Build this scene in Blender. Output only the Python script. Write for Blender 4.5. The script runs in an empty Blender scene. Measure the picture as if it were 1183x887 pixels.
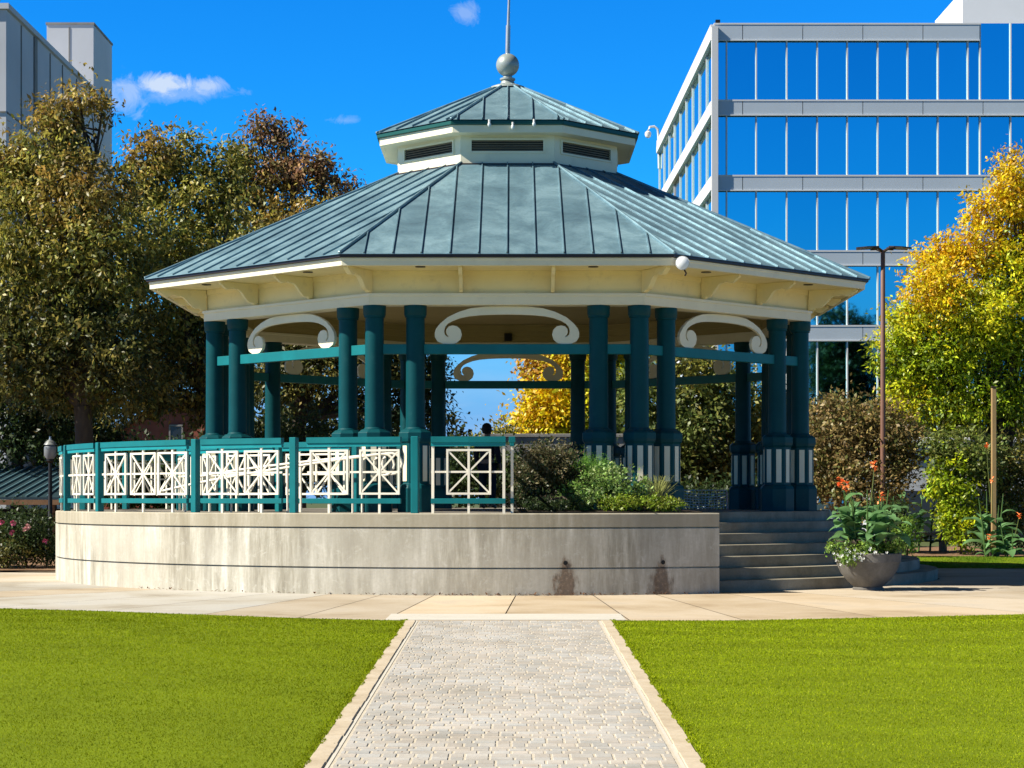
import bpy, bmesh, math, random
import numpy as np
from mathutils import Vector, Matrix
from mathutils.geometry import tessellate_polygon
random.seed(7)
RNG = np.random.default_rng(11)
PI = math.pi
S = bpy.context.scene
COL = S.collection
F = 2350.0; CX = 591.5; HY = 575.0; EYE = 1.5
GX, GY = -0.085, 39.84          # centre of the bandstand

def wx(px, D): return (px - CX) * D / F
def wz(py, D): return EYE + (HY - py) * D / F

# ------------------------------------------------------------------ objects
def tag(o, label=None, cat=None, group=None, kind=None):
    if label: o['label'] = label
    if cat: o['category'] = cat
    if group: o['group'] = group
    if kind: o['kind'] = kind
    return o

def empty(name, loc=(0, 0, 0), rz=0.0, parent=None):
    o = bpy.data.objects.new(name, None); COL.objects.link(o)
    o.location = loc; o.rotation_euler = (0, 0, rz); o.empty_display_size = .3
    if parent: o.parent = parent
    return o

def copy_part(src, parent, loc=None, rz=None):
    o = src.copy(); COL.objects.link(o); o.parent = parent
    if loc is not None: o.location = loc
    if rz is not None: o.rotation_euler = (0, 0, rz)
    for ch in src.children: copy_part(ch, o)
    return o

class MB:
    def __init__(s): s.v = []; s.f = []; s.m = []
    def add(s, vs, fs, mi=0):
        n = len(s.v); s.v += [tuple(p) for p in vs]
        s.f += [tuple(i + n for i in f) for f in fs]; s.m += [mi] * len(fs)
    def box(s, c, d, rz=0.0, mi=0):
        x, y, z = d[0] / 2, d[1] / 2, d[2] / 2; ca, sa = math.cos(rz), math.sin(rz)
        vs = [(c[0] + a * ca - b * sa, c[1] + a * sa + b * ca, c[2] + e) for e in (-z, z) for a, b in ((-x, -y), (x, -y), (x, y), (-x, y))]
        s.add(vs, [(3, 2, 1, 0), (4, 5, 6, 7), (0, 1, 5, 4), (1, 2, 6, 5), (2, 3, 7, 6), (3, 0, 4, 7)], mi)
    def hexa(s, vs, mi=0):      # 8 verts: bottom ring 0-3, top ring 4-7
        s.add(vs, [(3, 2, 1, 0), (4, 5, 6, 7), (0, 1, 5, 4), (1, 2, 6, 5), (2, 3, 7, 6), (3, 0, 4, 7)], mi)
    def bar(s, p, q, w, d, up=(0, 0, 1), mi=0):   # w across, d along up
        p = Vector(p); q = Vector(q); t = (q - p).normalized(); up = Vector(up)
        a = t.cross(up)
        if a.length < 1e-4: a = t.cross(Vector((1, 0, 0)))
        a.normalize(); b = a.cross(t).normalized()
        a = a * w / 2; b = b * d / 2
        s.add([p - a - b, p + a - b, p + a + b, p - a + b, q - a - b, q + a - b, q + a + b, q - a + b],
              [(3, 2, 1, 0), (4, 5, 6, 7), (0, 1, 5, 4), (1, 2, 6, 5), (2, 3, 7, 6), (3, 0, 4, 7)], mi)
    def tube(s, pts, rad, n=8, mi=0, caps=True):
        pts = [Vector(p) for p in pts]
        if not hasattr(rad, '__len__'): rad = [rad] * len(pts)
        ref = Vector((0.31, 0.17, .93)); base = len(s.v)
        for i, p in enumerate(pts):
            t = (pts[min(i + 1, len(pts) - 1)] - pts[max(i - 1, 0)]).normalized()
            r = ref if abs(t.dot(ref)) < .95 else Vector((1, 0, 0))
            a = t.cross(r).normalized(); b = t.cross(a)
            for k in range(n):
                an = 2 * PI * k / n; s.v.append(tuple(p + (a * math.cos(an) + b * math.sin(an)) * rad[i]))
        for i in range(len(pts) - 1):
            for k in range(n):
                k2 = (k + 1) % n
                s.f.append((base + i * n + k, base + i * n + k2, base + (i + 1) * n + k2, base + (i + 1) * n + k)); s.m.append(mi)
        if caps:
            s.f.append(tuple(base + k for k in range(n))); s.m.append(mi)
            e = base + (len(pts) - 1) * n
            s.f.append(tuple(e + k for k in reversed(range(n)))); s.m.append(mi)
    def lathe(s, prof, n=24, c=(0, 0), mi=0, off=0.0):
        base = len(s.v)
        for r, z in prof:
            for k in range(n):
                an = 2 * PI * (k + off) / n; s.v.append((c[0] + r * math.cos(an), c[1] + r * math.sin(an), z))
        for i in range(len(prof) - 1):
            for k in range(n):
                k2 = (k + 1) % n
                s.f.append((base + i * n + k, base + i * n + k2, base + (i + 1) * n + k2, base + (i + 1) * n + k)); s.m.append(mi)
        s.f.append(tuple(base + k for k in reversed(range(n)))); s.m.append(mi)
        e = base + (len(prof) - 1) * n
        s.f.append(tuple(e + k for k in range(n))); s.m.append(mi)
    def arc(s, prof, t0, t1, n, mi=0, closed=True):     # sweep a closed (rho,z) profile round the origin
        base = len(s.v); m = len(prof)
        for i in range(n + 1):
            t = t0 + (t1 - t0) * i / n
            for r, z in prof: s.v.append((r * math.sin(t), -r * math.cos(t), z))
        for i in range(n):
            for k in range(m):
                k2 = (k + 1) % m
                s.f.append((base + i * m + k, base + i * m + k2, base + (i + 1) * m + k2, base + (i + 1) * m + k)); s.m.append(mi)
        s.f.append(tuple(base + k for k in reversed(range(m)))); s.m.append(mi)
        s.f.append(tuple(base + n * m + k for k in range(m))); s.m.append(mi)
    def prism(s, pts, th, plane='xz', off=0.0, mi=0):   # extrude a 2-D outline
        tri = tessellate_polygon([[Vector((a, b, 0)) for a, b in pts]])
        n = len(pts); vs = []
        for o in (off - th / 2, off + th / 2):
            for a, b in pts: vs.append((a, o, b) if plane == 'xz' else (o, a, b))
        fs = [tuple(t) for t in tri] + [tuple(i + n for i in reversed(t)) for t in tri]
        fs += [(i, (i + 1) % n, (i + 1) % n + n, i + n) for i in range(n)]
        s.add(vs, fs, mi)
    def build(s, name, mats, parent=None, smooth=False, bevel=0.0, seg=1, loc=None, autos=None):
        me = bpy.data.meshes.new(name); me.from_pydata(s.v, [], s.f)
        if not isinstance(mats, (list, tuple)): mats = [mats]
        for m in mats: me.materials.append(m)
        me.polygons.foreach_set('material_index', s.m)
        bm = bmesh.new(); bm.from_mesh(me)
        bmesh.ops.recalc_face_normals(bm, faces=bm.faces)
        if bevel > 0:
            es = [e for e in bm.edges if len(e.link_faces) == 2 and e.calc_face_angle(0) > .5]
            bmesh.ops.bevel(bm, geom=es, offset=bevel, segments=seg, profile=.6, affect='EDGES', clamp_overlap=True)
        if smooth:
            for f in bm.faces: f.smooth = True
            for e in bm.edges:
                if len(e.link_faces) == 2 and e.calc_face_angle(0) > math.radians(38): e.smooth = False
        bm.to_mesh(me); bm.free()
        o = bpy.data.objects.new(name, me); COL.objects.link(o)
        if parent: o.parent = parent
        if loc: o.location = loc
        return o

# ---------------------------------------------------------------- materials
def nt(name):
    m = bpy.data.materials.new(name); m.use_nodes = True
    t = m.node_tree; b = t.nodes['Principled BSDF']
    return m, t, b

def N(t, typ, **kw):
    n = t.nodes.new(typ)
    for k, v in kw.items(): setattr(n, k, v)
    return n

def noise(t, vec, scale, detail=4, rough=.55, dist=0.0):
    n = N(t, 'ShaderNodeTexNoise'); n.inputs['Scale'].default_value = scale
    n.inputs['Detail'].default_value = detail; n.inputs['Roughness'].default_value = rough
    n.inputs['Distortion'].default_value = dist
    t.links.new(vec, n.inputs['Vector']); return n.outputs['Fac']

def ramp(t, fac, stops):
    r = N(t, 'ShaderNodeValToRGB'); e = r.color_ramp.elements
    while len(e) < len(stops): e.new(.5)
    for i, (p, c) in enumerate(stops):
        e[i].position = p; e[i].color = (c[0], c[1], c[2], 1) if hasattr(c, '__len__') else (c, c, c, 1)
    t.links.new(fac, r.inputs['Fac']); return r.outputs['Color']

def mix(t, fac, a, b, mode='MIX'):
    m = N(t, 'ShaderNodeMix'); m.data_type = 'RGBA'; m.blend_type = mode
    for s, k in ((fac, 0), (a, 6), (b, 7)):
        if hasattr(s, 'is_linked') or isinstance(s, bpy.types.NodeSocket): t.links.new(s, m.inputs[k])
        else: m.inputs[k].default_value = s if k == 0 else (s[0], s[1], s[2], 1)
    return m.outputs[2]

def bump(t, b, h, strength=.3, dist=.02):
    n = N(t, 'ShaderNodeBump'); n.inputs['Strength'].default_value = strength; n.inputs['Distance'].default_value = dist
    t.links.new(h, n.inputs['Height']); t.links.new(n.outputs['Normal'], b.inputs['Normal'])

def mapped(t, scale, kind='Object'):
    tc = N(t, 'ShaderNodeTexCoord'); mp = N(t, 'ShaderNodeMapping'); mp.inputs['Scale'].default_value = scale
    t.links.new(tc.outputs[kind], mp.inputs['Vector']); return mp.outputs['Vector']

def paint(name, c, rough=.45, var=.12, scale=2.5, bs=.08, spec=.3, dirt=None, alb=.73):
    c = [x * alb for x in c]
    m, t, b = nt(name); v = mapped(t, (1, 1, 1))
    f = noise(t, v, scale, 6, .6)
    col = ramp(t, f, [(.3, [x * (1 - var) for x in c]), (.7, [min(1, x * (1 + var)) for x in c])])
    if dirt:
        f2 = noise(t, v, scale * 3.3, 8, .7); k = ramp(t, f2, [(.55, 0.0), (.75, dirt[1])])
        col = mix(t, k, col, dirt[0])
    t.links.new(col, b.inputs['Base Color']); b.inputs['Roughness'].default_value = rough
    b.inputs['Specular IOR Level'].default_value = spec
    if bs: bump(t, b, noise(t, v, 60, 3), bs, .004)
    return m

M = {}
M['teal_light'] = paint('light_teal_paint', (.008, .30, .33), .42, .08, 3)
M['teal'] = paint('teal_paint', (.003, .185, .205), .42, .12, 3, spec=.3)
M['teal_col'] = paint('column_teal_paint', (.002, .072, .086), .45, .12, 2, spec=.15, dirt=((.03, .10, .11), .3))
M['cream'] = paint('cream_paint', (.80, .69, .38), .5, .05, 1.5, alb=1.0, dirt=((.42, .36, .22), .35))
M['trim'] = paint('pale_trim_paint', (.82, .765, .57), .5, .05, 1.5, alb=.92, dirt=((.5, .45, .34), .3))
M['lattice'] = paint('lattice_cream_paint', (.84, .79, .66), .45, .04, 4, alb=.9)
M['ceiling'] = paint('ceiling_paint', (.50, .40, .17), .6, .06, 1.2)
M['brown_metal'] = paint('dark_bronze_metal', (.045, .030, .025), .35, .1, 3)
M['tan_post'] = paint('tan_post_paint', (.42, .28, .13), .5, .1, 3)
M['pole_brown'] = paint('brown_pole_paint', (.20, .10, .07), .45, .1, 3)
M['slat'] = paint('brown_slat', (.30, .23, .15), .6, .1, 3)
M['black'] = paint('black_paint', (.010, .010, .010), .5, .1, 3)
M['white'] = paint('white_paint', (.82, .82, .80), .4, .03, 3)
M['green_gutter'] = paint('green_gutter_paint', (.012, .10, .085), .4, .1, 3)
M['shaded_panel'] = paint('shaded_front_cladding', (.58, .66, .74), .5, .05, .3, bs=0)  # office front out of the sun: its shade is put into the cladding colour
M['white_panel'] = paint('white_cladding', (.80, .80, .80), .5, .03, .3, bs=0)
M['skin'] = paint('skin', (.30, .17, .11), .5, .05, 5, bs=0)
M['cloth'] = paint('dark_cloth', (.02, .022, .03), .9, .2, 6, bs=0)
M['hair'] = paint('dark_hair', (.012, .009, .008), .7, .2, 20, bs=0)
M['steel'] = paint('galvanised_steel', (.52, .55, .55), .35, .12, 6)
M['steel'].node_tree.nodes['Principled BSDF'].inputs['Metallic'].default_value = .6

def copper():
    m, t, b = nt('patinated_copper'); v = mapped(t, (1, 1, .6))
    f = noise(t, v, 1.1, 9, .72, .6)
    c = ramp(t, f, [(.30, (.085, .155, .20)), (.46, (.14, .245, .30)), (.62, (.225, .36, .42)), (.80, (.14, .225, .27))])
    tc = N(t, 'ShaderNodeTexCoord'); sx = N(t, 'ShaderNodeSeparateXYZ'); t.links.new(tc.outputs['Object'], sx.inputs[0])
    oi = N(t, 'ShaderNodeObjectInfo'); q = N(t, 'ShaderNodeMath', operation='MULTIPLY_ADD'); q.inputs[1].default_value = 1 / .467; t.links.new(sx.outputs['X'], q.inputs[0]); q.inputs[2].default_value = 40
    fl = N(t, 'ShaderNodeMath', operation='FLOOR'); t.links.new(q.outputs[0], fl.inputs[0])
    ad = N(t, 'ShaderNodeMath', operation='MULTIPLY_ADD'); ad.inputs[1].default_value = 37.0; t.links.new(oi.outputs['Random'], ad.inputs[0]); t.links.new(fl.outputs[0], ad.inputs[2])
    wn = N(t, 'ShaderNodeTexWhiteNoise'); wn.noise_dimensions = '1D'; t.links.new(ad.outputs[0], wn.inputs['W'])
    c = mix(t, 1.0, c, ramp(t, wn.outputs['Value'], [(0.0, (.80, .82, .84)), (1.0, (1.08, 1.08, 1.08))]), 'MULTIPLY')
    f2 = noise(t, v, 6, 9, .8, 1.5); k = ramp(t, f2, [(.50, 0.0), (.70, .45)])
    c = mix(t, k, c, (.08, .12, .14))
    t.links.new(c, b.inputs['Base Color']); b.inputs['Metallic'].default_value = .35
    r = ramp(t, f2, [(.3, .36), (.7, .55)]); t.links.new(r, b.inputs['Roughness'])
    bump(t, b, noise(t, v, 5, 5), .05, .01)
    return m
M['copper'] = copper()

def concrete_wall():
    m, t, b = nt('stained_concrete')
    tc = N(t, 'ShaderNodeTexCoord'); o = tc.outputs['Object']
    mp = N(t, 'ShaderNodeMapping'); mp.inputs['Scale'].default_value = (1, 1, .12); t.links.new(o, mp.inputs['Vector'])
    streak = noise(t, mp.outputs['Vector'], 3.2, 8, .72)
    blotch = noise(t, o, 1.3, 6, .6)
    fine = noise(t, o, 22, 6, .7)
    c = ramp(t, streak, [(.36, (.17, .15, .11)), (.45, (.30, .28, .22)), (.54, (.48, .455, .38)), (.64, (.70, .68, .61))])
    big = noise(t, o, .55, 4, .55)
    c = mix(t, ramp(t, big, [(.42, .7), (.58, .1)]), c, (.43, .41, .35))
    c = mix(t, ramp(t, blotch, [(.40, .0), (.7, .5)]), c, (.30, .275, .215))
    sp_ = noise(t, o, 5.5, 7, .8, .8); c = mix(t, ramp(t, sp_, [(.55, 0.0), (.72, .55)]), c, (.62, .61, .55))
    c = mix(t, ramp(t, fine, [(.45, 0.0), (.8, .35)]), c, (.26, .23, .18))
    # top band, slightly browner cap
    sx = N(t, 'ShaderNodeSeparateXYZ'); t.links.new(o, sx.inputs[0])
    top = ramp(t, sx.outputs['Z'], [(0.0, 0.0), (1.0, 1.0)])
    mr = N(t, 'ShaderNodeMapRange'); mr.inputs['From Min'].default_value = 1.02; mr.inputs['From Max'].default_value = 1.05
    t.links.new(sx.outputs['Z'], mr.inputs['Value'])
    k = N(t, 'ShaderNodeMath', operation='MULTIPLY'); k.inputs[1].default_value = .6
    t.links.new(mr.outputs[0], k.inputs[0])
    c = mix(t, k.outputs[0], c, (.27, .235, .16))
    mpd = N(t, 'ShaderNodeMapping'); mpd.inputs['Scale'].default_value = (1, 1, .35); t.links.new(o, mpd.inputs['Vector']); drip = noise(t, mpd.outputs['Vector'], 13, 6, .7)
    # rusty run-off below the two drain holes (object coordinates of the holes)
    for hx, hy in ((.90, -8.62), (2.41, -8.32)):
        dx = N(t, 'ShaderNodeMath', operation='SUBTRACT'); dx.inputs[1].default_value = hx; t.links.new(sx.outputs['X'], dx.inputs[0])
        ax = N(t, 'ShaderNodeMath', operation='ABSOLUTE'); t.links.new(dx.outputs[0], ax.inputs[0])
        ad = N(t, 'ShaderNodeMath', operation='MULTIPLY_ADD'); ad.inputs[1].default_value = .42; t.links.new(drip, ad.inputs[0]); t.links.new(ax.outputs[0], ad.inputs[2])
        zz = N(t, 'ShaderNodeMapRange'); zz.inputs['From Min'].default_value = .60; zz.inputs['From Max'].default_value = .25
        zz.inputs['To Min'].default_value = .24; zz.inputs['To Max'].default_value = .42; t.links.new(sx.outputs['Z'], zz.inputs['Value'])
        q = N(t, 'ShaderNodeMath', operation='SUBTRACT'); t.links.new(zz.outputs[0], q.inputs[0]); t.links.new(ad.outputs[0], q.inputs[1])
        kk = N(t, 'ShaderNodeMapRange'); kk.inputs['From Min'].default_value = 0; kk.inputs['From Max'].default_value = .06; kk.inputs['To Max'].default_value = .85
        t.links.new(q.outputs[0], kk.inputs['Value'])
        kk.inputs['To Max'].default_value = .8; kk.inputs['From Max'].default_value = .10
        zk = N(t, 'ShaderNodeMath', operation='LESS_THAN'); zk.inputs[1].default_value = .62; t.links.new(sx.outputs['Z'], zk.inputs[0])
        yk = N(t, 'ShaderNodeMath', operation='LESS_THAN'); yk.inputs[1].default_value = -6; t.links.new(sx.outputs['Y'], yk.inputs[0])
        a = N(t, 'ShaderNodeMath', operation='MULTIPLY'); t.links.new(kk.outputs[0], a.inputs[0]); t.links.new(zk.outputs[0], a.inputs[1])
        a2 = N(t, 'ShaderNodeMath', operation='MULTIPLY'); t.links.new(a.outputs[0], a2.inputs[0]); t.links.new(yk.outputs[0], a2.inputs[1])
        rust = ramp(t, fine, [(.35, (.05, .028, .014)), (.55, (.13, .075, .04)), (.75, (.36, .28, .20))])
        c = mix(t, a2.outputs[0], c, rust)
    t.links.new(c, b.inputs['Base Color']); b.inputs['Roughness'].default_value = .85
    bump(t, b, fine, .25, .01)
    return m
M['wall'] = concrete_wall()

def rock(name, cols0, scale=1.0, rough=.9, bs=.2, fine=25, attr=None, fd=.3, stretch=(1, 1, 1), alb=.73):
    cols = [[x * alb for x in c_] for c_ in cols0]; m, t, b = nt(name); v = mapped(t, stretch)
    a = noise(t, v, scale, 8, .62, .4); f = noise(t, v, fine, 7, .72)
    n = len(cols); c = ramp(t, a, [(.28 + .44 * i / (n - 1), cols[i]) for i in range(n)])
    c = mix(t, ramp(t, f, [(.42, 0.0), (.78, fd)]), c, [x * .45 for x in cols[0]])
    if attr:
        at = N(t, 'ShaderNodeAttribute'); at.attribute_name = attr; c = mix(t, 1.0, c, at.outputs['Color'], 'MULTIPLY')
    t.links.new(c, b.inputs['Base Color']); b.inputs['Roughness'].default_value = rough
    b.inputs['Specular IOR Level'].default_value = .25
    bump(t, b, f, bs, .01); return m
M['step'] = rock('step_concrete', [(.22, .19, .135), (.34, .305, .23), (.46, .42, .33)], 1.6)
M['deck'] = rock('deck_concrete', [(.24, .22, .19), (.32, .29, .25)], 1.5)
M['plaza'] = rock('plaza_concrete', [(.40, .31, .205), (.56, .46, .33), (.64, .545, .42), (.53, .47, .39)], .55, attr='tint', fd=.22)
M['joint'] = rock('joint_dirt', [(.07, .055, .04), (.12, .09, .07)], 3)
M['pale_slab'] = rock('pale_slab_concrete', [(.60, .57, .50), (.68, .65, .58)], 1.5, fd=.15)
M['paver'] = rock('grey_paver', [(.40, .38, .34), (.52, .50, .465), (.64, .625, .60)], 1.4, attr='tint', fine=40, fd=.35)
M['sand_joint'] = rock('sand_joint', [(.56, .50, .40), (.68, .62, .52)], 6)
M['kerb'] = rock('tan_edging_concrete', [(.47, .385, .27), (.60, .51, .38), (.66, .58, .46)], 2.5, fd=.3)
M['mulch'] = rock('bark_mulch', [(.12, .065, .035), (.27, .155, .085), (.40, .27, .17)], 5, fine=30, bs=1.0)
M['soil'] = rock('dark_soil', [(.03, .022, .015), (.06, .045, .03)], 5, bs=.8)
M['stone_wall'] = rock('grey_stone_wall', [(.27, .26, .25), (.36, .35, .33)], 1.2)
M['bowl'] = rock('cast_stone_bowl', [(.12, .115, .105), (.19, .18, .165), (.26, .25, .23)], 3, bs=.35, fine=35)
M['left_conc'] = rock('pale_tower_concrete', [(.60, .62, .66), (.68, .70, .74), (.74, .76, .79)], .12, fd=.04, fine=1.2, bs=.03)
M['brick'] = rock('red_brick_wall', [(.30, .085, .06), (.40, .13, .09)], 2, fine=9)
M['bark'] = rock('bark', [(.05, .038, .028), (.11, .085, .06)], 4, bs=.9, fine=18, stretch=(1, 1, .25))
M['shed_wall'] = rock('pale_shed_wall', [(.50, .53, .58), (.58, .61, .66)], .8, fd=.1)
M['bench'] = rock('stone_bench', [(.36, .31, .27), (.44, .39, .34)], 2)
M['wood'] = rock('brown_wood', [(.20, .11, .06), (.30, .18, .10)], 2)
M['ground'] = rock('far_ground', [(.07, .10, .03), (.11, .13, .045)], .3, fine=4, bs=.1)
M['dead_leaf'] = rock('dead_leaf', [(.10, .05, .025), (.20, .10, .05)], 5)

def turf():
    m, t, b = nt('turf'); v = mapped(t, (1, 1, 1))
    a = noise(t, v, .6, 6, .6); f = noise(t, v, 45, 5, .7)
    c = ramp(t, a, [(.35, (.14, .185, .005)), (.65, (.175, .23, .006))])
    c = mix(t, ramp(t, f, [(.35, .0), (.75, .6)]), c, (.06, .11, .005))
    t.links.new(c, b.inputs['Base Color']); b.inputs['Roughness'].default_value = .8; b.inputs['Specular IOR Level'].default_value = .1
    bump(t, b, f, .8, .02); return m
M['turf'] = turf()

def leafmat(name, trans=.40, rough=.45, spec=.35):
    m = bpy.data.materials.new(name); m.use_nodes = True; t = m.node_tree; t.nodes.clear()
    at = N(t, 'ShaderNodeAttribute'); at.attribute_name = 'tint'
    p = N(t, 'ShaderNodeBsdfPrincipled'); p.inputs['Roughness'].default_value = rough; p.inputs['Specular IOR Level'].default_value = spec
    tr = N(t, 'ShaderNodeBsdfTranslucent'); mx = N(t, 'ShaderNodeMixShader'); mx.inputs[0].default_value = trans
    out = N(t, 'ShaderNodeOutputMaterial')
    t.links.new(at.outputs['Color'], p.inputs['Base Color']); t.links.new(at.outputs['Color'], tr.inputs['Color'])
    t.links.new(p.outputs[0], mx.inputs[1]); t.links.new(tr.outputs[0], mx.inputs[2]); t.links.new(mx.outputs[0], out.inputs[0])
    return m
M['leaf'] = leafmat('leaf')
M['blade'] = leafmat('grass_blade', .3, .8, .03)

def glass():
    m, t, b = nt('blue_mirror_glass')
    oi = N(t, 'ShaderNodeObjectInfo'); cc = ramp(t, oi.outputs['Random'], [(0.0, (.12, .44, .56)), (1.0, (.19, .56, .66))]); t.links.new(cc, b.inputs['Base Color']); b.inputs['Metallic'].default_value = 1
    b.inputs['Roughness'].default_value = .03
    v = mapped(t, (1, 1, 1)); bump(t, b, noise(t, v, .35, 2), .02, .05)
    return m
M['glass'] = glass()
def plain(name, c, rough, metal=0.0):
    m, t, b = nt(name); b.inputs['Base Color'].default_value = (*c, 1); b.inputs['Roughness'].default_value = rough; b.inputs['Metallic'].default_value = metal; return m
M['dark_glass'] = plain('dark_window_glass', (.02, .025, .03), .12)
M['ball'] = plain('grey_painted_ball', (.27, .31, .30), .38, .15)
M['lamp_glass'] = plain('frosted_lamp_glass', (.85, .86, .88), .35)
M['lantern_glass'] = plain('shaded_lantern_glass', (.16, .18, .20), .3)  # lantern head darkened, with the shade it stands in painted into the glass
M['shelter_roof'] = paint('tree_shaded_shelter_roof_metal', (.03, .06, .075), .4, .1, 2)  # roof metal darkened: shade from the trees is put into its colour
M['shelter_seam'] = paint('shelter_roof_seam_metal', (.12, .24, .28), .4, .1, 2)
M['bulb'] = plain('clear_bulb', (.6, .66, .66), .15)
M['orange'] = plain('orange_petal', (.85, .22, .06), .5)
M['pink'] = plain('pink_petal', (.42, .07, .16), .5)
M['pale_pink'] = plain('pale_pink_petal', (.60, .32, .32), .5)
M['white_petal'] = plain('white_petal', (.82, .84, .78), .5)

def settint(o, cols, domain='POINT'):
    a = o.data.color_attributes.new('tint', 'FLOAT_COLOR', domain); a.data.foreach_set('color', np.asarray(cols, dtype=np.float32).ravel())

# ---------------------------------------------------------------- leaves
def quads_obj(name, V, Fc, tint, mat, parent, nper):
    me = bpy.data.meshes.new(name); nv = len(V); nf = nv // nper
    me.vertices.add(nv); me.vertices.foreach_set('co', V.astype(np.float32).ravel())
    me.loops.add(nv); me.loops.foreach_set('vertex_index', np.arange(nv, dtype=np.int32))
    me.polygons.add(nf); me.polygons.foreach_set('loop_start', np.arange(0, nv, nper, dtype=np.int32))
    me.update(calc_edges=True); me.materials.append(mat)
    a = me.color_attributes.new('tint', 'FLOAT_COLOR', 'POINT')
    c = np.ones((nv, 4), np.float32); c[:, :3] = np.repeat(tint * .84, nper, 0); a.data.foreach_set('color', c.ravel())
    o = bpy.data.objects.new(name, me); COL.objects.link(o)
    if parent: o.parent = parent
    return o

def unit(a): return a / (np.linalg.norm(a, axis=1, keepdims=True) + 1e-9)

def leaf_cloud(name, P, size, tint, parent, outward=None, droop=.5, aspect=.5, mat=None, rng=RNG, nbias=None):
    n = len(P); d = rng.normal(size=(n, 3)); d[:, 2] -= droop
    if outward is not None: d += outward * .6
    d = unit(d); nr = rng.normal(size=(n, 3)) * .75; nr[:, 2] += .6; nr = nr + (nbias if nbias is not None else 0); nr = nr - (nr * d).sum(1, keepdims=True) * d; nr = unit(nr)
    w = np.cross(d, nr); s = size * rng.uniform(.6, 1.35, (n, 1))
    V = np.empty((n, 4, 3)); V[:, 0] = P; V[:, 1] = P + d * s * .45 + w * s * aspect * .5 + nr * s * .06
    V[:, 2] = P + d * s; V[:, 3] = P + d * s * .45 - w * s * aspect * .5 + nr * s * .06
    return quads_obj(name, V.reshape(-1, 3), None, tint, mat or M['leaf'], parent, 4)

def crown(blobs, D, nclump, per, sigma, rng, depth=1.0, shell=.45, sprig=.14):
    """blobs: (px,py,rx,ry,dY,palette) in photo pixels at distance D; returns leaf points, palette ids, clump centres, outward dirs"""
    B = np.array([[wx(b[0], D + b[4]), D + b[4], wz(b[1], D + b[4]), b[2] * (D + b[4]) / F, b[3] * (D + b[4]) / F] for b in blobs])
    vol = B[:, 3] ** 1.2 * B[:, 4]; pr = vol / vol.sum()
    ids = rng.choice(len(B), nclump, p=pr)
    u = unit(rng.normal(size=(nclump, 3))); r = rng.uniform(0, 1, (nclump, 1)) ** shell
    rad = np.stack([B[ids, 3], B[ids, 3] * depth, B[ids, 4]], 1)
    spr = rng.random(nclump) < sprig
    r = np.where(spr[:, None], rng.uniform(1.0, 1.42, (nclump, 1)), r); ps = np.where(spr, per * .45, per)
    C = B[ids, :3] + u * r * rad
    k = rng.poisson(ps) + 2
    rep = np.repeat(np.arange(nclump), k)
    off = rng.normal(size=(len(rep), 3)) * sigma * rng.uniform(.55, 1.4, (nclump, 1))[rep]; off[:, 2] *= .75
    P = C[rep] + off
    return P, ids[rep], rep, C, u[rep], B

def tints(rep, ids, nclump, pals, rng, var=.22):
    """per-clump colour from the blob's palette, with leaf variation"""
    base = np.zeros((len(rep), 3)); order = np.unique(ids)
    first = {}
    cc = np.zeros((nclump, 3))
    cl_id = np.zeros(nclump, int); cl_id[rep] = ids
    for b in order:
        pal = np.array(pals[b]); w = np.where(cl_id == b)[0]
        cc[w] = pal[rng.integers(0, len(pal), len(w))]
    base = cc[rep]
    # some leaves take another colour of the same palette
    sw = rng.random(len(rep)) < .3
    for b in order:
        pal = np.array(pals[b]); w = np.where(sw & (ids == b))[0]
        base[w] = pal[rng.integers(0, len(pal), len(w))]
    base = base * rng.uniform(.55, 1.35, (nclump, 1))[rep] * rng.uniform(1 - var, 1 + var, (len(rep), 1)) * rng.uniform(1 - var * .4, 1 + var * .4, (len(rep), 3))
    return np.clip(base, .002, 1.0)

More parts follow.
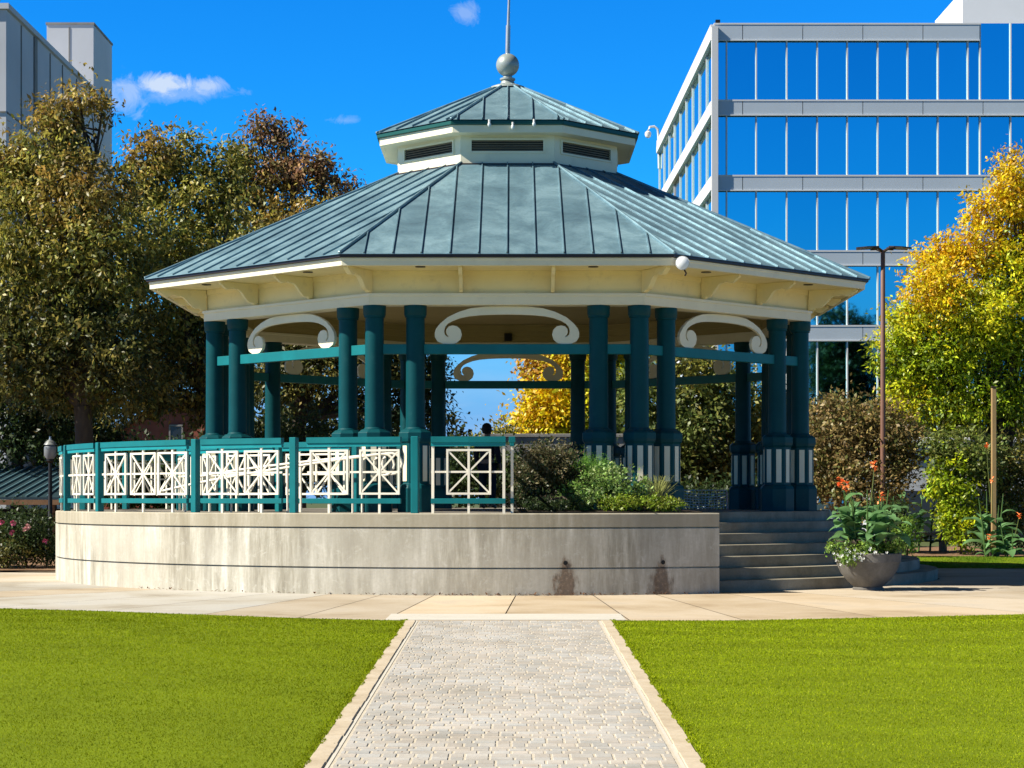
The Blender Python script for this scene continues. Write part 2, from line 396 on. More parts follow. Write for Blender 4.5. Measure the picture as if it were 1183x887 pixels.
def tree(name, label, cat, D, bpx, blobs, pals, nclump, per, sigma, leaf, trunk_r, fork_py, seed, group=None, aspect=.5, depth=1.0, droop=.5, base_z=0.0, lean=0.0):
    rng = np.random.default_rng(seed); rr = random.Random(seed)
    t = empty(name, (wx(bpx, D), D, base_z)); tag(t, label, cat, group)
    P, ids, rep, C, out, B = crown(blobs, D, nclump, per, sigma, rng, depth)
    pal = [pals[b[5]] for b in blobs]
    tint = tints(rep, ids, nclump, pal, rng)
    org = np.array([wx(bpx, D), D, base_z])
    leaf_cloud('crown', P - org, leaf, tint, t, out, droop, aspect, rng=rng, nbias=unit(P - C[rep]) * 1.0 + out * .3)
    mb = MB(); zf = max(wz(fork_py, D) - base_z, .25); lx = lean * zf
    pts = [(0, 0, -.05), (lx * .2, .02, zf * .33), (lx * .6, -.03, zf * .7), (lx, 0, zf)]
    mb.tube(pts, [trunk_r * 1.35, trunk_r, trunk_r * .88, trunk_r * .8], 10)
    fork = Vector((lx, 0, zf)); cl = {}
    for c_i in range(nclump): cl.setdefault(0, []).append(c_i)
    for b in B:
        e = Vector((b[0] - org[0], b[1] - org[1], b[2] - org[2])); m1 = fork.lerp(e, .4) + Vector((rr.uniform(-.2, .2), rr.uniform(-.2, .2), .15 * (e - fork).length * .3))
        m2 = fork.lerp(e, .75) + Vector((rr.uniform(-.2, .2), rr.uniform(-.2, .2), .1))
        mb.tube([fork, m1, m2, e], [trunk_r * .55, trunk_r * .36, trunk_r * .22, trunk_r * .1], 6)
        near = np.argsort(((C - b[:3]) ** 2).sum(1))
        pick = near[: max(6, int(len(near) / len(B)))]
        for ci in rr.sample(list(pick), min(14, len(pick))):
            q = Vector(C[ci] - org); s0 = m2.lerp(e, rr.random())
            mid = s0.lerp(q, .5) + Vector((0, 0, .1))
            mb.tube([s0, mid, q], [trunk_r * .11, trunk_r * .07, trunk_r * .03], 4, caps=False)
    mb.build('trunk', M['bark'], t, smooth=True)
    return t

# ================================================================ SETTING
g = MB(); g.add([(-400, -150, -.6), (400, -150, -.6), (400, 5, -.5), (-400, 5, -.5), (400, 24.6, -.06), (-400, 24.6, -.06), (400, 900, -.06), (-400, 900, -.06)], [(0, 1, 2, 3), (3, 2, 4, 5), (5, 4, 6, 7)])
o = g.build('ground', M['ground']); tag(o, kind='structure')

# plaza: slabs with open joints over dirt
FRONT = [(-30, 26.3), (-9.5, 27.75), (-6.93, 27.54), (-5.45, 26.9), (-3.70, 25.9), (-2.58, 25.27), (-1.33, 24.8), (1.177, 24.8), (2.73, 24.82), (4.41, 25.36), (6.57, 26.15), (9.5, 27.2), (30, 33)]
def frontY(x):
    for (a, b), (c, d) in zip(FRONT, FRONT[1:]):
        if a <= x <= c: return b + (d - b) * (x - a) / (c - a)
    return 26
jb = MB()
for i in range(81):
    x = -20 + i * .5; jb.v += [(x, frontY(x) + .03, -.012), (x, 41.5, -.012)]
for i in range(80): jb.f.append((2 * i, 2 * i + 2, 2 * i + 3, 2 * i + 1)); jb.m.append(0)
o = jb.build('plaza_joint', M['joint']); tag(o, kind='structure')
# rays as (theta inner, theta outer) through slabs
rays = [-math.radians(a) for a in (100, 88, 77, 67, 58, 50, 42, 34.5, 27, 20.5, 14)] + [None]
th_in = [-100, -88, -77, -67, -58, -49, -41, -33, -25.5, -19, -13.2, -7.6, 1.05, 9.2, 16, 24, 32, 41, 50, 60, 71, 83, 96]
th_out = [-100, -88, -77, -67, -58, -48, -39, -30, -22, -15.5, -10, -5.6, -.2, 5.7, 11, 18, 27, 37, 48, 59, 71, 83, 96]
pm = MB(); cols = []
rr = random.Random(5)
def slab(t00, t01, r0, t10, t11, r1, outer):
    n = 5; gp = .008
    ia = []; ob = []
    for i in range(n + 1):
        f = i / n; t = math.radians(t00 + (t01 - t00) * f); ia.append((r0 * math.sin(t), -r0 * math.cos(t)))
        t = math.radians(t10 + (t11 - t10) * f); x, y = r1 * math.sin(t), -r1 * math.cos(t)
        if outer:   # meet the lawn edge
            x0, y0 = ia[-1]; k = 1.0
            for s in range(200):
                k = s / 100.0; px_ = x0 + (x - x0) * k; py_ = y0 + (y - y0) * k
                if py_ + GY < frontY(px_ + GX): break
            x, y = x0 + (x - x0) * k, y0 + (y - y0) * k
        ob.append((x, y))
    # shrink for the joint
    def shr(p, q, g_): d = Vector((q[0] - p[0], q[1] - p[1])); d = d.normalized() * g_; return (p[0] + d.x, p[1] + d.y)
    ia[0] = shr(ia[0], ia[1], gp); ia[-1] = shr(ia[-1], ia[-2], gp); ob[0] = shr(ob[0], ob[1], gp); ob[-1] = shr(ob[-1], ob[-2], gp)
    ia = [(x * (1 + gp / r0), y * (1 + gp / r0)) for x, y in ia]
    b = len(pm.v)
    for x, y in ia + ob: pm.v.append((x, y, 0))
    for i in range(n): pm.f.append((b + i, b + i + 1, b + n + 1 + i + 1, b + n + 1 + i)); pm.m.append(0)
    v = rr.uniform(.84, 1.05); w = rr.uniform(-.03, .04) if t00 > -14 else rr.uniform(-.13, .0)
    cols.extend([(v * (1 + w), v, v * (1 - w * 1.6), 1)] * (2 * n + 2))
for i in range(len(th_in) - 1):
    a, b = th_in[i], th_in[i + 1]; c, d = th_out[i], th_out[i + 1]
    if abs((c + d) / 2) > 62:
        slab(a, b, 8.28, a, b, 12.0, False); slab(a, b, 12.0, c, d, 18.8, True)
    else: slab(a, b, 8.28, c, d, 15.5, True)
for a in range(96, 260, 14): slab(a, a + 14, 8.28, a, a + 14, 10.8, False)
o = pm.build('plaza', M['plaza'], loc=(GX, GY, 0))
settint(o, cols); tag(o, kind='structure')
pl = MB(); pl.box((-.08, 25.55, .0045), (2.95, 1.3, .006)); o = pl.build('pale_pavement_strip', M['pale_slab']); tag(o, kind='structure')
rp = MB(); rp.add([(8, 33.8, -.006), (40, 36.5, -.006), (40, 43.2, -.006), (8, 43.2, -.006), (-10, 36, -.006), (-60, 34, -.006), (-60, 42.0, -.006), (-10, 42.5, -.006)], [(0, 1, 2, 3), (7, 6, 5, 4)])
rp.add([(-60, 26.3, -.004), (-8.9, 27.8, -.004), (-10, 36.2, -.004), (-60, 34.4, -.004), (8.9, 27, -.004), (40, 37, -.004), (8, 34, -.004)], [(0, 1, 2, 3), (4, 5, 6)])
o = rp.build('pavement', M['plaza']); settint(o, [(.97, .96, .94, 1)] * len(o.data.vertices)); tag(o, kind='structure')

# lawn sheets falling gently towards the camera
def lz(y): return -.015 * max(0.0, 24.8 - y)
PX0, PX1 = -1.295, 1.212
def lawn_sheet(side):
    mb = MB(); pts = []
    ys = np.linspace(7, 24.4, 30); xs = np.linspace(PX0, -14, 24) if side < 0 else np.linspace(PX1, 14, 24)
    for x in xs:
        fy = frontY(x) - .01
        for j in range(31): y = 7 + (fy - 7) * j / 30; mb.v.append((x, y, lz(y) + (.004 if y < 25 else .004)))
    for i in range(23):
        for j in range(30): mb.f.append((i * 31 + j, (i + 1) * 31 + j, (i + 1) * 31 + j + 1, i * 31 + j + 1)); mb.m.append(0)
    o = mb.build('lawn', M['turf']); tag(o, kind='structure')
    for p in o.data.polygons: p.use_smooth = True
lawn_sheet(-1); lawn_sheet(1)
def blades(side, n, name, seed):
    rng = np.random.default_rng(seed)
    ed = PX0 - .015 if side < 0 else PX1 + .015
    y = 10 + (29 - 10) * rng.random(n * 2) ** 1.15; x = ed + side * rng.random(n * 2) ** 1.15 * (y * .34 + .6)
    fy = np.interp(x, [a for a, b in FRONT], [b for a, b in FRONT]); k = y < fy - .01; x = x[k][:n]; y = y[k][:n]; n = len(x)
    z = -.015 * np.maximum(0, 24.8 - y); P = np.stack([x, y, z], 1)
    h = rng.uniform(.007, .017, (n, 1)) * (1 + (y[:, None] - 11) * .03); wd = rng.uniform(.0025, .0045, (n, 1)) * (1 + (y[:, None] - 11) * .06)
    a = rng.uniform(0, 2 * PI, n); d = np.stack([np.cos(a), np.sin(a), np.zeros(n)], 1)
    ln = rng.normal(size=(n, 3)) * .55; ln[:, 2] = 1; ln = unit(ln)
    V = np.empty((n, 3, 3)); P[:, 0] -= side * (.018 + .018 * np.sin(y * 5.1) + .014 * np.sin(y * 13.7 + 1)) * np.clip(1 - (np.abs(x - ed)) / .25, 0, 1); P[:, 2] += np.where(np.abs(P[:, 0] - ed) < .04, .012, 0)
    V[:, 0] = P - d * wd; V[:, 1] = P + d * wd; V[:, 2] = P + ln * h
    pal = np.array([(.30, .42, .007), (.35, .47, .010), (.24, .35, .006), (.42, .50, .05), (.32, .44, .006)])
    big = sum(np.sin(x * fx_ + y * fy_ + p_) * am_ for fx_, fy_, p_, am_ in [(rng.uniform(.2, 2.2) * q_, rng.uniform(-4, 4) * q_, rng.uniform(0, 6.3), 1 / q_ ** .6) for q_ in (1, 1, 1.5, 1.5, 2.2, 2.2, 3.3, 3.3, 5, 5, 7, 7)])
    big = .5 + .5 * np.tanh(big * .45)
    tint = pal[rng.integers(0, 5, n)] * rng.uniform(.78, 1.18, (n, 1)) * (.74 + .40 * big[:, None]) * (.72 if side < 0 else .90) * np.array([[1.12, 1.03, .8]])
    o = quads_obj(name, V.reshape(-1, 3), None, tint, M['blade'], None, 3)
    tag(o, kind='stuff'); return o
o = blades(-1, 400000, 'grass', 3); tag(o, 'short green turf left of the grey paver path', 'grass')
o = blades(1, 400000, 'grass', 4); tag(o, 'short green turf right of the grey paver path', 'grass')

# paver path
pv = MB(); tc = []
base = MB(); base.hexa([(PX0 + .02, 7, lz(7) - .2), (PX1 - .02, 7, lz(7) - .2), (PX1 - .02, 24.79, -.2), (PX0 + .02, 24.79, -.2), (PX0 + .02, 7, lz(7) - .0005), (PX1 - .02, 7, lz(7) - .0005), (PX1 - .02, 24.79, -.0005), (PX0 + .02, 24.79, -.0005)])
o = base.build('path_bed', M['sand_joint']); tag(o, kind='structure')
y = 24.78; row = 0; rr = random.Random(9)
while y > 8.5:
    ln = rr.choice((.10, .13, .13, .17)); x = PX0 + .17 - (row % 2) * .06
    y0 = y - ln + .006
    while x < PX1 - .17:
        w = rr.choice((.10, .12, .12, .16)); x1 = min(x + w, PX1 - .165)
        a = max(x, PX0 + .165)
        if x1 - a > .03:
            h = rr.uniform(-.0015, .002); b = len(pv.v); e = .008
            for (X, Y) in ((a + .003, y0), (x1 - .003, y0), (x1 - .003, y), (a + .003, y)): pv.v.append((X, Y, lz(Y) - .008))
            for (X, Y) in ((a + .003 + e, y0 + e), (x1 - .003 - e, y0 + e), (x1 - .003 - e, y - e), (a + .003 + e, y - e)): pv.v.append((X, Y, lz(Y) + h + .004))
            pv.f += [(b + 4, b + 5, b + 6, b + 7), (b, b + 1, b + 5, b + 4), (b + 1, b + 2, b + 6, b + 5), (b + 2, b + 3, b + 7, b + 6), (b + 3, b, b + 4, b + 7)]; pv.m += [0] * 5
            v = rr.choice((.86, .90, .94, .97, 1.0)) * rr.uniform(.97, 1.04); q = rr.uniform(-.03, .06); tc += [(v * (1 + q), v, v * (1 - q), 1)] * 8
        x += w
    y -= ln; row += 1
me = bpy.data.meshes.new('path'); me.from_pydata(pv.v, [], pv.f); me.materials.append(M['paver'])
o = bpy.data.objects.new('path', me); COL.objects.link(o); settint(o, tc); tag(o, kind='structure')
for sgn, x0 in ((-1, PX0), (1, PX1)):
    e = MB(); yy = 7.0; rr = random.Random(2 + sgn)
    while yy < 24.7:
        L = .42; xa = x0; xb = x0 - sgn * .125; lo, hi = min(xa, xb), max(xa, xb); j = rr.uniform(-.006, .006)
        y1 = min(yy + L - .006, 24.785)
        e.hexa([(lo + j, yy, lz(yy) - .1), (hi + j, yy, lz(yy) - .1), (hi + j, y1, lz(y1) - .1), (lo + j, y1, lz(y1) - .1), (lo + j, yy, lz(yy) + .012), (hi + j, yy, lz(yy) + .012), (hi + j, y1, lz(y1) + .012), (lo + j, y1, lz(y1) + .012)])
        yy += L
    o = e.build('path_edging', M['kerb'], bevel=.006); tag(o, kind='structure')
    s_ = MB(); xa = x0 - sgn * .14; s_.add([(xa - .012, 7, lz(7) + .003), (xa + .012, 7, lz(7) + .003), (xa + .012, 24.78, .003), (xa - .012, 24.78, .003)], [(0, 1, 2, 3)])
    o = s_.build('path_mortar_line', M['pale_slab']); tag(o, kind='structure')

# beds and far lawn strip on the right, mulch on the left
def wavy(name, x0, x1, y0, y1, z, m, amp=.12, seed=1, n=60):
    mb = MB(); r_ = random.Random(seed)
    for i in range(n + 1):
        x = x0 + (x1 - x0) * i / n
        for j in range(5):
            y = y0 + (y1 - y0) * j / 4; mb.v.append((x, y + (r_.uniform(-amp, amp) if j in (0, 4) else 0), z + (r_.uniform(0, .05) if 0 < j < 4 else 0)))
    for i in range(n):
        for j in range(4): mb.f.append((i * 5 + j, (i + 1) * 5 + j, (i + 1) * 5 + j + 1, i * 5 + j + 1)); mb.m.append(0)
    o = mb.build(name, m, smooth=True); tag(o, kind='structure'); return o
wavy('far_lawn', 7.2, 40, 43.2, 51.5, .004, M['turf'], .02, 3)
wavy('mulch_bed', 6.0, 45, 51.2, 62, .02, M['mulch'], .25, 4)
wavy('mulch_bed', -40, -8.9, 41.6, 58, .02, M['mulch'], .1, 5)
wavy('mulch_bed', -8.9, 6.0, 49.8, 60, .01, M['mulch'], .1, 6)

# grass blades on the far strip
rng = np.random.default_rng(21); n = 50000
x = 7.5 + rng.random(n) * 8; y = 43.3 + rng.random(n) * 7.9
h = rng.uniform(.03, .07, (n, 1)); a = rng.uniform(0, 6.28, n); d = np.stack([np.cos(a), np.sin(a), 0 * a], 1); P = np.stack([x, y, 0 * x], 1)
ln = rng.normal(size=(n, 3)) * .4; ln[:, 2] = 1; V = np.empty((n, 3, 3)); V[:, 0] = P - d * .01; V[:, 1] = P + d * .01; V[:, 2] = P + unit(ln) * h
o = quads_obj('grass', V.reshape(-1, 3), None, np.array([(.15, .25, .02)]) * rng.uniform(.6, 1.3, (n, 1)), M['blade'], None, 3)
tag(o, 'narrow strip of grass before the mulch bed on the right', 'grass', kind='stuff')

# ================================================================ BANDSTAND
G = empty('bandstand', (GX, GY, 0)); tag(G, 'octagonal teal columned bandstand with copper roof on a raised concrete platform', 'bandstand')
R8 = PI / 4; T22 = math.tan(PI / 8)
# platform
ZD = 1.26; W0, W1 = -205, 22.7
wl = MB()
def wp(z0, z1, r=8.64): return [(8.30, z0), (r, z0), (r, z1), (8.30, z1)]
r0, r1 = math.radians(W0), math.radians(W1)
wl.arc([(8.30, -.1), (8.64, -.1), (8.64, .403), (8.59, .405), (8.59, .427), (8.64, .429), (8.64, 1.023), (8.59, 1.025), (8.59, 1.047), (8.64, 1.049), (8.64, 1.246), (8.625, 1.262), (8.30, 1.262)], r0, r1, 150)
pw = wl.build('platform_wall', M['wall'], G)
for f in pw.data.polygons: f.use_smooth = True
# mark hard edges by angle
bm = bmesh.new(); bm.from_mesh(pw.data)
for e in bm.edges:
    if len(e.link_faces) == 2 and e.calc_face_angle(0) > .35: e.smooth = False
bm.to_mesh(pw.data); bm.free()
for px_ in (655, 770):
    x = (px_ - 586.5) / 75.6; y_ = -math.sqrt(8.64 ** 2 - x * x); hb = MB()
    an = math.atan2(x, -y_)
    dr = Vector((math.sin(an), -math.cos(an), 0)); c = Vector((x, y_, .50))
    hb.tube([c - dr * .05, c + dr * .006], [.034, .034], 14)
    h_ = hb.build('drain_hole', M['black'], pw)
dk = MB(); pts = []
for i in range(121):
    t = math.radians(W0 + (W1 - W0) * i / 120); pts.append((8.31 * math.sin(t), -8.31 * math.cos(t)))
for i in range(51):
    t = math.radians(W1 + (360 - (W1 - W0)) * i / 50); pts.append((6.24 * math.sin(t), -6.24 * math.cos(t)))
b0 = len(pts); dk.v = [(x, y, ZD - .004) for x, y in pts] + [(0, 0, ZD - .004)]
dk.f = [(i, (i + 1) % b0, b0) for i in range(b0)]; dk.m = [0] * b0
dk.build('deck', M['deck'], G)
# end wall beside the stairs
ew = MB(); t = math.radians(W1 - .35)
ew.bar((6.2 * math.sin(t), -6.2 * math.cos(t), .575), (8.31 * math.sin(t), -8.31 * math.cos(t), .575), .10, 1.35); ew.build('side_wall', M['wall'], G)
# stairs
st = MB()
for i in range(7):
    ro = 8.25 - i * .335; z1 = .18 * (i + 1)
    st.arc([(ro - .40 if i < 6 else 5.9, z1 - .18 - (.1 if i == 0 else 0)), (ro, z1 - .18 - (.1 if i == 0 else 0)), (ro, z1 - .018), (ro - .012, z1), (ro - .40 if i < 6 else 5.9, z1 if i < 6 else z1 - .002)], math.radians(W1 + .02), math.radians(154), 90)
st.build('stairs', M['step'], G, smooth=True)

# columns
INR = 5.41; SH = 2.24
cs = MB()
prof = [(.163, 2.66), (.163, 4.555)]
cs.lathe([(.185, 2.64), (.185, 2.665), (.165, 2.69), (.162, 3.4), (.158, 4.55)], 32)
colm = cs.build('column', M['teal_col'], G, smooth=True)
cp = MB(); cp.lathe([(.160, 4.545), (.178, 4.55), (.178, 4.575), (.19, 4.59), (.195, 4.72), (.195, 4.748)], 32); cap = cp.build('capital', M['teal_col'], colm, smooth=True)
pd = MB(); q = 1 / math.cos(PI / 8)
pd.lathe([(.295 * q, ZD - .002), (.295 * q, 1.66), (.272 * q, 1.715), (.235 * q, 1.74), (.235 * q, 2.42), (.262 * q, 2.45), (.272 * q, 2.50), (.272 * q, 2.60), (.21 * q, 2.655)], 8, off=.5)
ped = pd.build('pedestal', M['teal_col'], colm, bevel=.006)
ip = MB()
for k in range(8):
    a = k * R8; n_ = Vector((math.cos(a), math.sin(a), 0)); c = n_ * .2375 + Vector((0, 0, 2.08)); ip.box(c, (.012, .095, .60), a)
inl = ip.build('inlay_panel', M['trim'], colm)
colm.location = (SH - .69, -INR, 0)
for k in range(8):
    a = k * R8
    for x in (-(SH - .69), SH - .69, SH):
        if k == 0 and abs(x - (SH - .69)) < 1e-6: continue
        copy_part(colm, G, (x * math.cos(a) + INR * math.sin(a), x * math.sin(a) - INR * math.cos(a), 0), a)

def eight(o):
    for k in range(1, 8): copy_part(o, G, None, k * R8)
    return o
def octbar(name, r0_, r1_, z0, z1, m, parent=G, bevel=0.0, mb=None, mi=0):
    mb2 = mb or MB()
    vs = [(-r1_ * T22, -r1_, z0), (r1_ * T22, -r1_, z0), (r0_ * T22, -r0_, z0), (-r0_ * T22, -r0_, z0)]
    mb2.hexa(vs + [(x, y, z1) for x, y, z in vs], mi)
    if mb: return None
    return mb2.build(name, m, parent, bevel=bevel)
# tie beam
tb = MB(); octbar('', 5.355, 5.465, 3.93, 4.10, None, mb=tb); eight(tb.build('tie_beam', M['teal'], G, bevel=.006))
# architrave + frieze + soffit + fascia
ar = MB(); octbar('', 5.22, 5.60, 4.75, 4.925, None, mb=ar); octbar('', 5.21, 5.625, 4.895, 4.945, None, mb=ar); eight(ar.build('architrave', M['trim'], G, bevel=.005))
fz = MB(); octbar('', 5.25, 5.545, 4.946, 5.325, None, mb=fz); octbar('', 5.545, 5.57, 5.24, 5.325, None, mb=fz); eight(fz.build('frieze', M['cream'], G))
sf = MB(); octbar('', 5.25, 6.50, 5.326, 5.35, None, mb=sf)
so = sf.build('soffit', M['cream'], G)
for x in (-1.43, 1.43):
    pk = MB(); pk.lathe([(.085, 5.312), (.085, 5.325)], 16, (x, -6.2)); pk.build('recessed_light', M['brown_metal'], so)
eight(so)
fa = MB(); octbar('', 6.46, 6.53, 5.306, 5.435, None, mb=fa); octbar('', 6.53, 6.545, 5.395, 5.435, None, mb=fa); eight(fa.build('fascia', M['trim'], G, bevel=.004))
dp = MB(); octbar('', 6.47, 6.59, 5.437, 5.485, None, mb=dp); eight(dp.build('drip_edge', M['brown_metal'], G, bevel=.004))
# ceiling of boards
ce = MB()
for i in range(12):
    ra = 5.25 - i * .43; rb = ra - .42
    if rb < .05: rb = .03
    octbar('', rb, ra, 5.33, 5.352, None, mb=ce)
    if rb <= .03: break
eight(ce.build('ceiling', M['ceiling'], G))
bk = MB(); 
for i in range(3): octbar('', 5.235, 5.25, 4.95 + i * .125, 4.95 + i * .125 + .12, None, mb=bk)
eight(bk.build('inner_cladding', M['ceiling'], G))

# eave brackets: profile in (y outward, z)
def brprof(L, y0=5.57):
    z0, z1 = 4.955, 5.324
    p = [(0, z1), (-L, z1), (-L, z1 - .045), (-L + .03, z1 - .07)]
    for i in range(9):   # outer scallop
        f = i / 8; p.append((-L + .05 + f * .26 * L, z1 - .075 - .05 * math.sin(f * PI) + f * -.03))
    p.append((-.62 * L, z1 - .12))
    for i in range(13):   # ogee down
        f = i / 12; p.append((-.60 * L + f * .46 * L, z1 - .13 - (.5 - .5 * math.cos(f * PI)) * .205 + .02 * math.sin(f * 2 * PI)))
    p += [(-.10 * L, z0), (0, z0)]
    return [(a - y0, b) for a, b in p]
br = MB(); br.prism(brprof(.83), .062, 'yz'); brk = br.build('eave_bracket', M['cream'], G, bevel=.004)
brk.location = (-.77, 0, 0)
dbr = MB(); y0 = 5.57 / math.cos(PI / 8); dbr.prism(brprof(.90, y0), .09, 'yz'); dbk = dbr.build('corner_bracket', M['cream'], G, bevel=.004); dbk.rotation_euler = (0, 0, PI / 8)
for k in range(8):
    a = k * R8
    for x in (-.77, .77):
        if k == 0 and x < 0: continue
        copy_part(brk, G, (x * math.cos(a), x * math.sin(a), 0), a)
    if k: copy_part(dbk, G, None, a + PI / 8)

# scroll ornaments (left half traced from the photograph, mirrored)
HALF = [(670, 371), (560, 373), (480, 382), (420, 400), (360, 428), (318, 463), (297, 490), (290, 512), (292, 535), (305, 556), (335, 571), (370, 575), (403, 567), (425, 547), (433, 520), (426, 494), (408, 477), (384, 472), (364, 478), (352, 492), (350, 510), (357, 524), (366, 531),
        (355, 531), (343, 520), (340, 500), (346, 480), (360, 463), (385, 449), (425, 434), (470, 425), (530, 419), (600, 416), (670, 415)]
sc_ = 34.43 / F / 4.55
L_ = [((x - 670) * sc_, 4.75 - (y - 369) * sc_) for x, y in HALF]
outl = L_ + [(-x, z) for x, z in reversed(L_)][1:-1]
# order: outer edge left..spiral..inner edge to centre, then mirrored inner edge back out
n_half = len(L_)
outl = L_ + [(-x, z) for x, z in reversed(L_[1:-1])]
sm = MB(); sm.prism(outl, .06, 'xz', -INR); eight(sm.build('scroll_ornament', M['trim'], G, bevel=.003))

# main roof
def roof_face(re, ze, rt, zt, th=.05):
    mb = MB(); dz = zt - ze
    mb.hexa([(-re * T22, -re, ze - th + .045), (re * T22, -re, ze - th + .045), (rt * T22, -rt, zt - th), (-rt * T22, -rt, zt - th),
             (-re * T22, -re, ze + .004), (re * T22, -re, ze + .004), (rt * T22, -rt, zt), (-rt * T22, -rt, zt)])
    return mb
RE, ZE, RT, ZT = 6.62, 5.487, 2.04, 7.73
def zroof(r): return ZE + (RE - r) / (RE - RT) * (ZT - ZE)
rf = roof_face(RE, ZE, RT, ZT).build('roof_panel', M['copper'], G)
sl = math.atan2(ZT - ZE, RE - RT)
sb = MB(); up = Vector((0, -math.sin(sl), math.cos(sl)))
SP = .467
for i in range(-6, 7):
    x = i * SP
    if abs(x) > RE * T22 - .03: continue
    re_ = max(RT, abs(x) / T22 + .02)
    p = Vector((x, -RE + .004, ZE + .004)) + up * .016; q_ = Vector((x, -re_, zroof(re_))) + up * .016
    sb.bar(p, q_, .018, .030, up)
sb.build('standing_seam', M['copper'], rf)
eight(rf)
hp = MB(); q = 1 / math.cos(PI / 8)
hp.bar((0, -RE * q, ZE + .02), (0, -RT * q, ZT + .02), .05, .045, (0, -math.sin(sl), math.cos(sl)))
hc = hp.build('hip_cap', M['copper'], G, bevel=.012); hc.rotation_euler = (0, 0, PI / 8)
for k in range(1, 8): copy_part(hc, G, None, PI / 8 + k * R8)

# cupola
CU = empty('cupola', (0, 0, 0), parent=G)
def eightc(o):
    for k in range(1, 8): copy_part(o, CU, None, k * R8)
RW = 2.10
cw = MB(); octbar('', 1.95, RW - .03, 7.60, 8.23, None, mb=cw)                    # recessed wall
octbar('', RW - .03, RW, 7.60, 7.90, None, mb=cw); octbar('', RW - .03, RW, 8.165, 8.23, None, mb=cw)
wds = RW * T22
for sg in (-1, 1):
    xa, xb = sorted((sg * .68, sg * (wds - .001))); yo = -RW; yi = -RW + .03
    cw.hexa([(xa, yo, 7.90), (xb, yo, 7.90), (xb, yi, 7.90), (xa, yi, 7.90), (xa, yo, 8.165), (xb, yo, 8.165), (xb, yi, 8.165), (xa, yi, 8.165)])
eightc(cw.build('cupola_wall', M['trim'], CU))
# a frame round each louvre and its slats
lf = MB()
for a, b, c, d in ((-.70, .70, 8.135, 8.17), (-.70, .70, 7.895, 7.93), (-.70, -.665, 7.93, 8.135), (.665, .70, 7.93, 8.135)):
    lf.box(((a + b) / 2, -RW - .008, (c + d) / 2), (b - a, .03, d - c))
lo = lf.build('louvre', M['trim'], CU)
ls = MB(); ls.box((0, -RW + .028, 8.03), (1.33, .006, .205), mi=1)
for i in range(5): 
    z = 7.948 + i * .042; ls.hexa([(-.665, -RW - .006, z - .012), (.665, -RW - .006, z - .012), (.665, -RW + .022, z + .01), (-.665, -RW + .022, z + .01), (-.665, -RW - .006, z - .006), (.665, -RW - .006, z - .006), (.665, -RW + .022, z + .016), (-.665, -RW + .022, z + .016)])
ls.build('slats', [M['slat'], M['black']], lo)
eightc(lo)
cf = MB(); octbar('', 2.0, 2.42, 8.225, 8.245, None, mb=cf); octbar('', 2.37, 2.44, 8.22, 8.355, None, mb=cf); eightc(cf.build('cupola_fascia', M['trim'], CU))
cg = MB(); octbar('', 2.36, 2.49, 8.357, 8.438, None, mb=cg); eightc(cg.build('gutter', M['green_gutter'], CU, bevel=.01))
fl = MB(); octbar('', 2.0, 2.16, 7.60, 7.70, None, mb=fl); eightc(fl.build('flashing', M['brown_metal'], CU))
RE2, ZE2, RT2, ZT2 = 2.51, 8.44, .16, 9.56
rf2 = roof_face(RE2, ZE2, RT2, ZT2, .04).build('cupola_roof', M['copper'], CU)
sl2 = math.atan2(ZT2 - ZE2, RE2 - RT2); up2 = Vector((0, -math.sin(sl2), math.cos(sl2))); s2 = MB()
for i in range(-2, 3):
    x = i * .46
    if abs(x) > RE2 * T22 - .03: continue
    re_ = max(.35, abs(x) / T22 + .02); z_ = ZE2 + (RE2 - re_) / (RE2 - RT2) * (ZT2 - ZE2)
    s2.bar(Vector((x, -RE2, ZE2 + .004)) + up2 * .02, Vector((x, -re_, z_)) + up2 * .02, .018, .034, up2)
s2.build('standing_seam', M['copper'], rf2)
eightc(rf2)
h2 = MB(); h2.bar((0, -RE2 * q, ZE2 + .02), (0, -RT2 * q, ZT2 + .02), .045, .04, (0, -math.sin(sl2), math.cos(sl2))); h2o = h2.build('hip_cap', M['copper'], CU, bevel=.01); h2o.rotation_euler = (0, 0, PI / 8)
for k in range(1, 8): copy_part(h2o, CU, None, PI / 8 + k * R8)
# finial
fb = MB(); fb.lathe([(.36, 9.50), (.34, 9.535), (.15, 9.60), (.12, 9.66), (.15, 9.68), (.15, 9.71), (.09, 9.73), (.085, 9.77)], 28)
fin = fb.build('finial', M['ball'], G, smooth=True)
bl = MB(); bl.lathe([(.225 * math.sin(PI * i / 20) + .001, 9.975 - .225 * math.cos(PI * i / 20)) for i in range(21)], 32); bl.build('ball', M['ball'], fin, smooth=True)
sp = MB(); sp.tube([(0, 0, 10.18), (.012, 0, 10.75)], [.047, .045], 14); sp.tube([(.012, 0, 10.75), (.055, 0, 12.2)], [.03, .012], 12); sp.build('spire', M['steel'], fin, smooth=True)
# small black box on the far inner frieze and the thin wire
bx = MB(); bx.box((-.0, 5.2, 5.06), (.17, .06, .17)); bx.box((0, 5.165, 5.06), (.11, .02, .11)); o = bx.build('speaker', M['black'], loc=(GX + .0, GY, 0), bevel=.008); tag(o, 'small square black speaker fixed inside above the far opening', 'speaker')

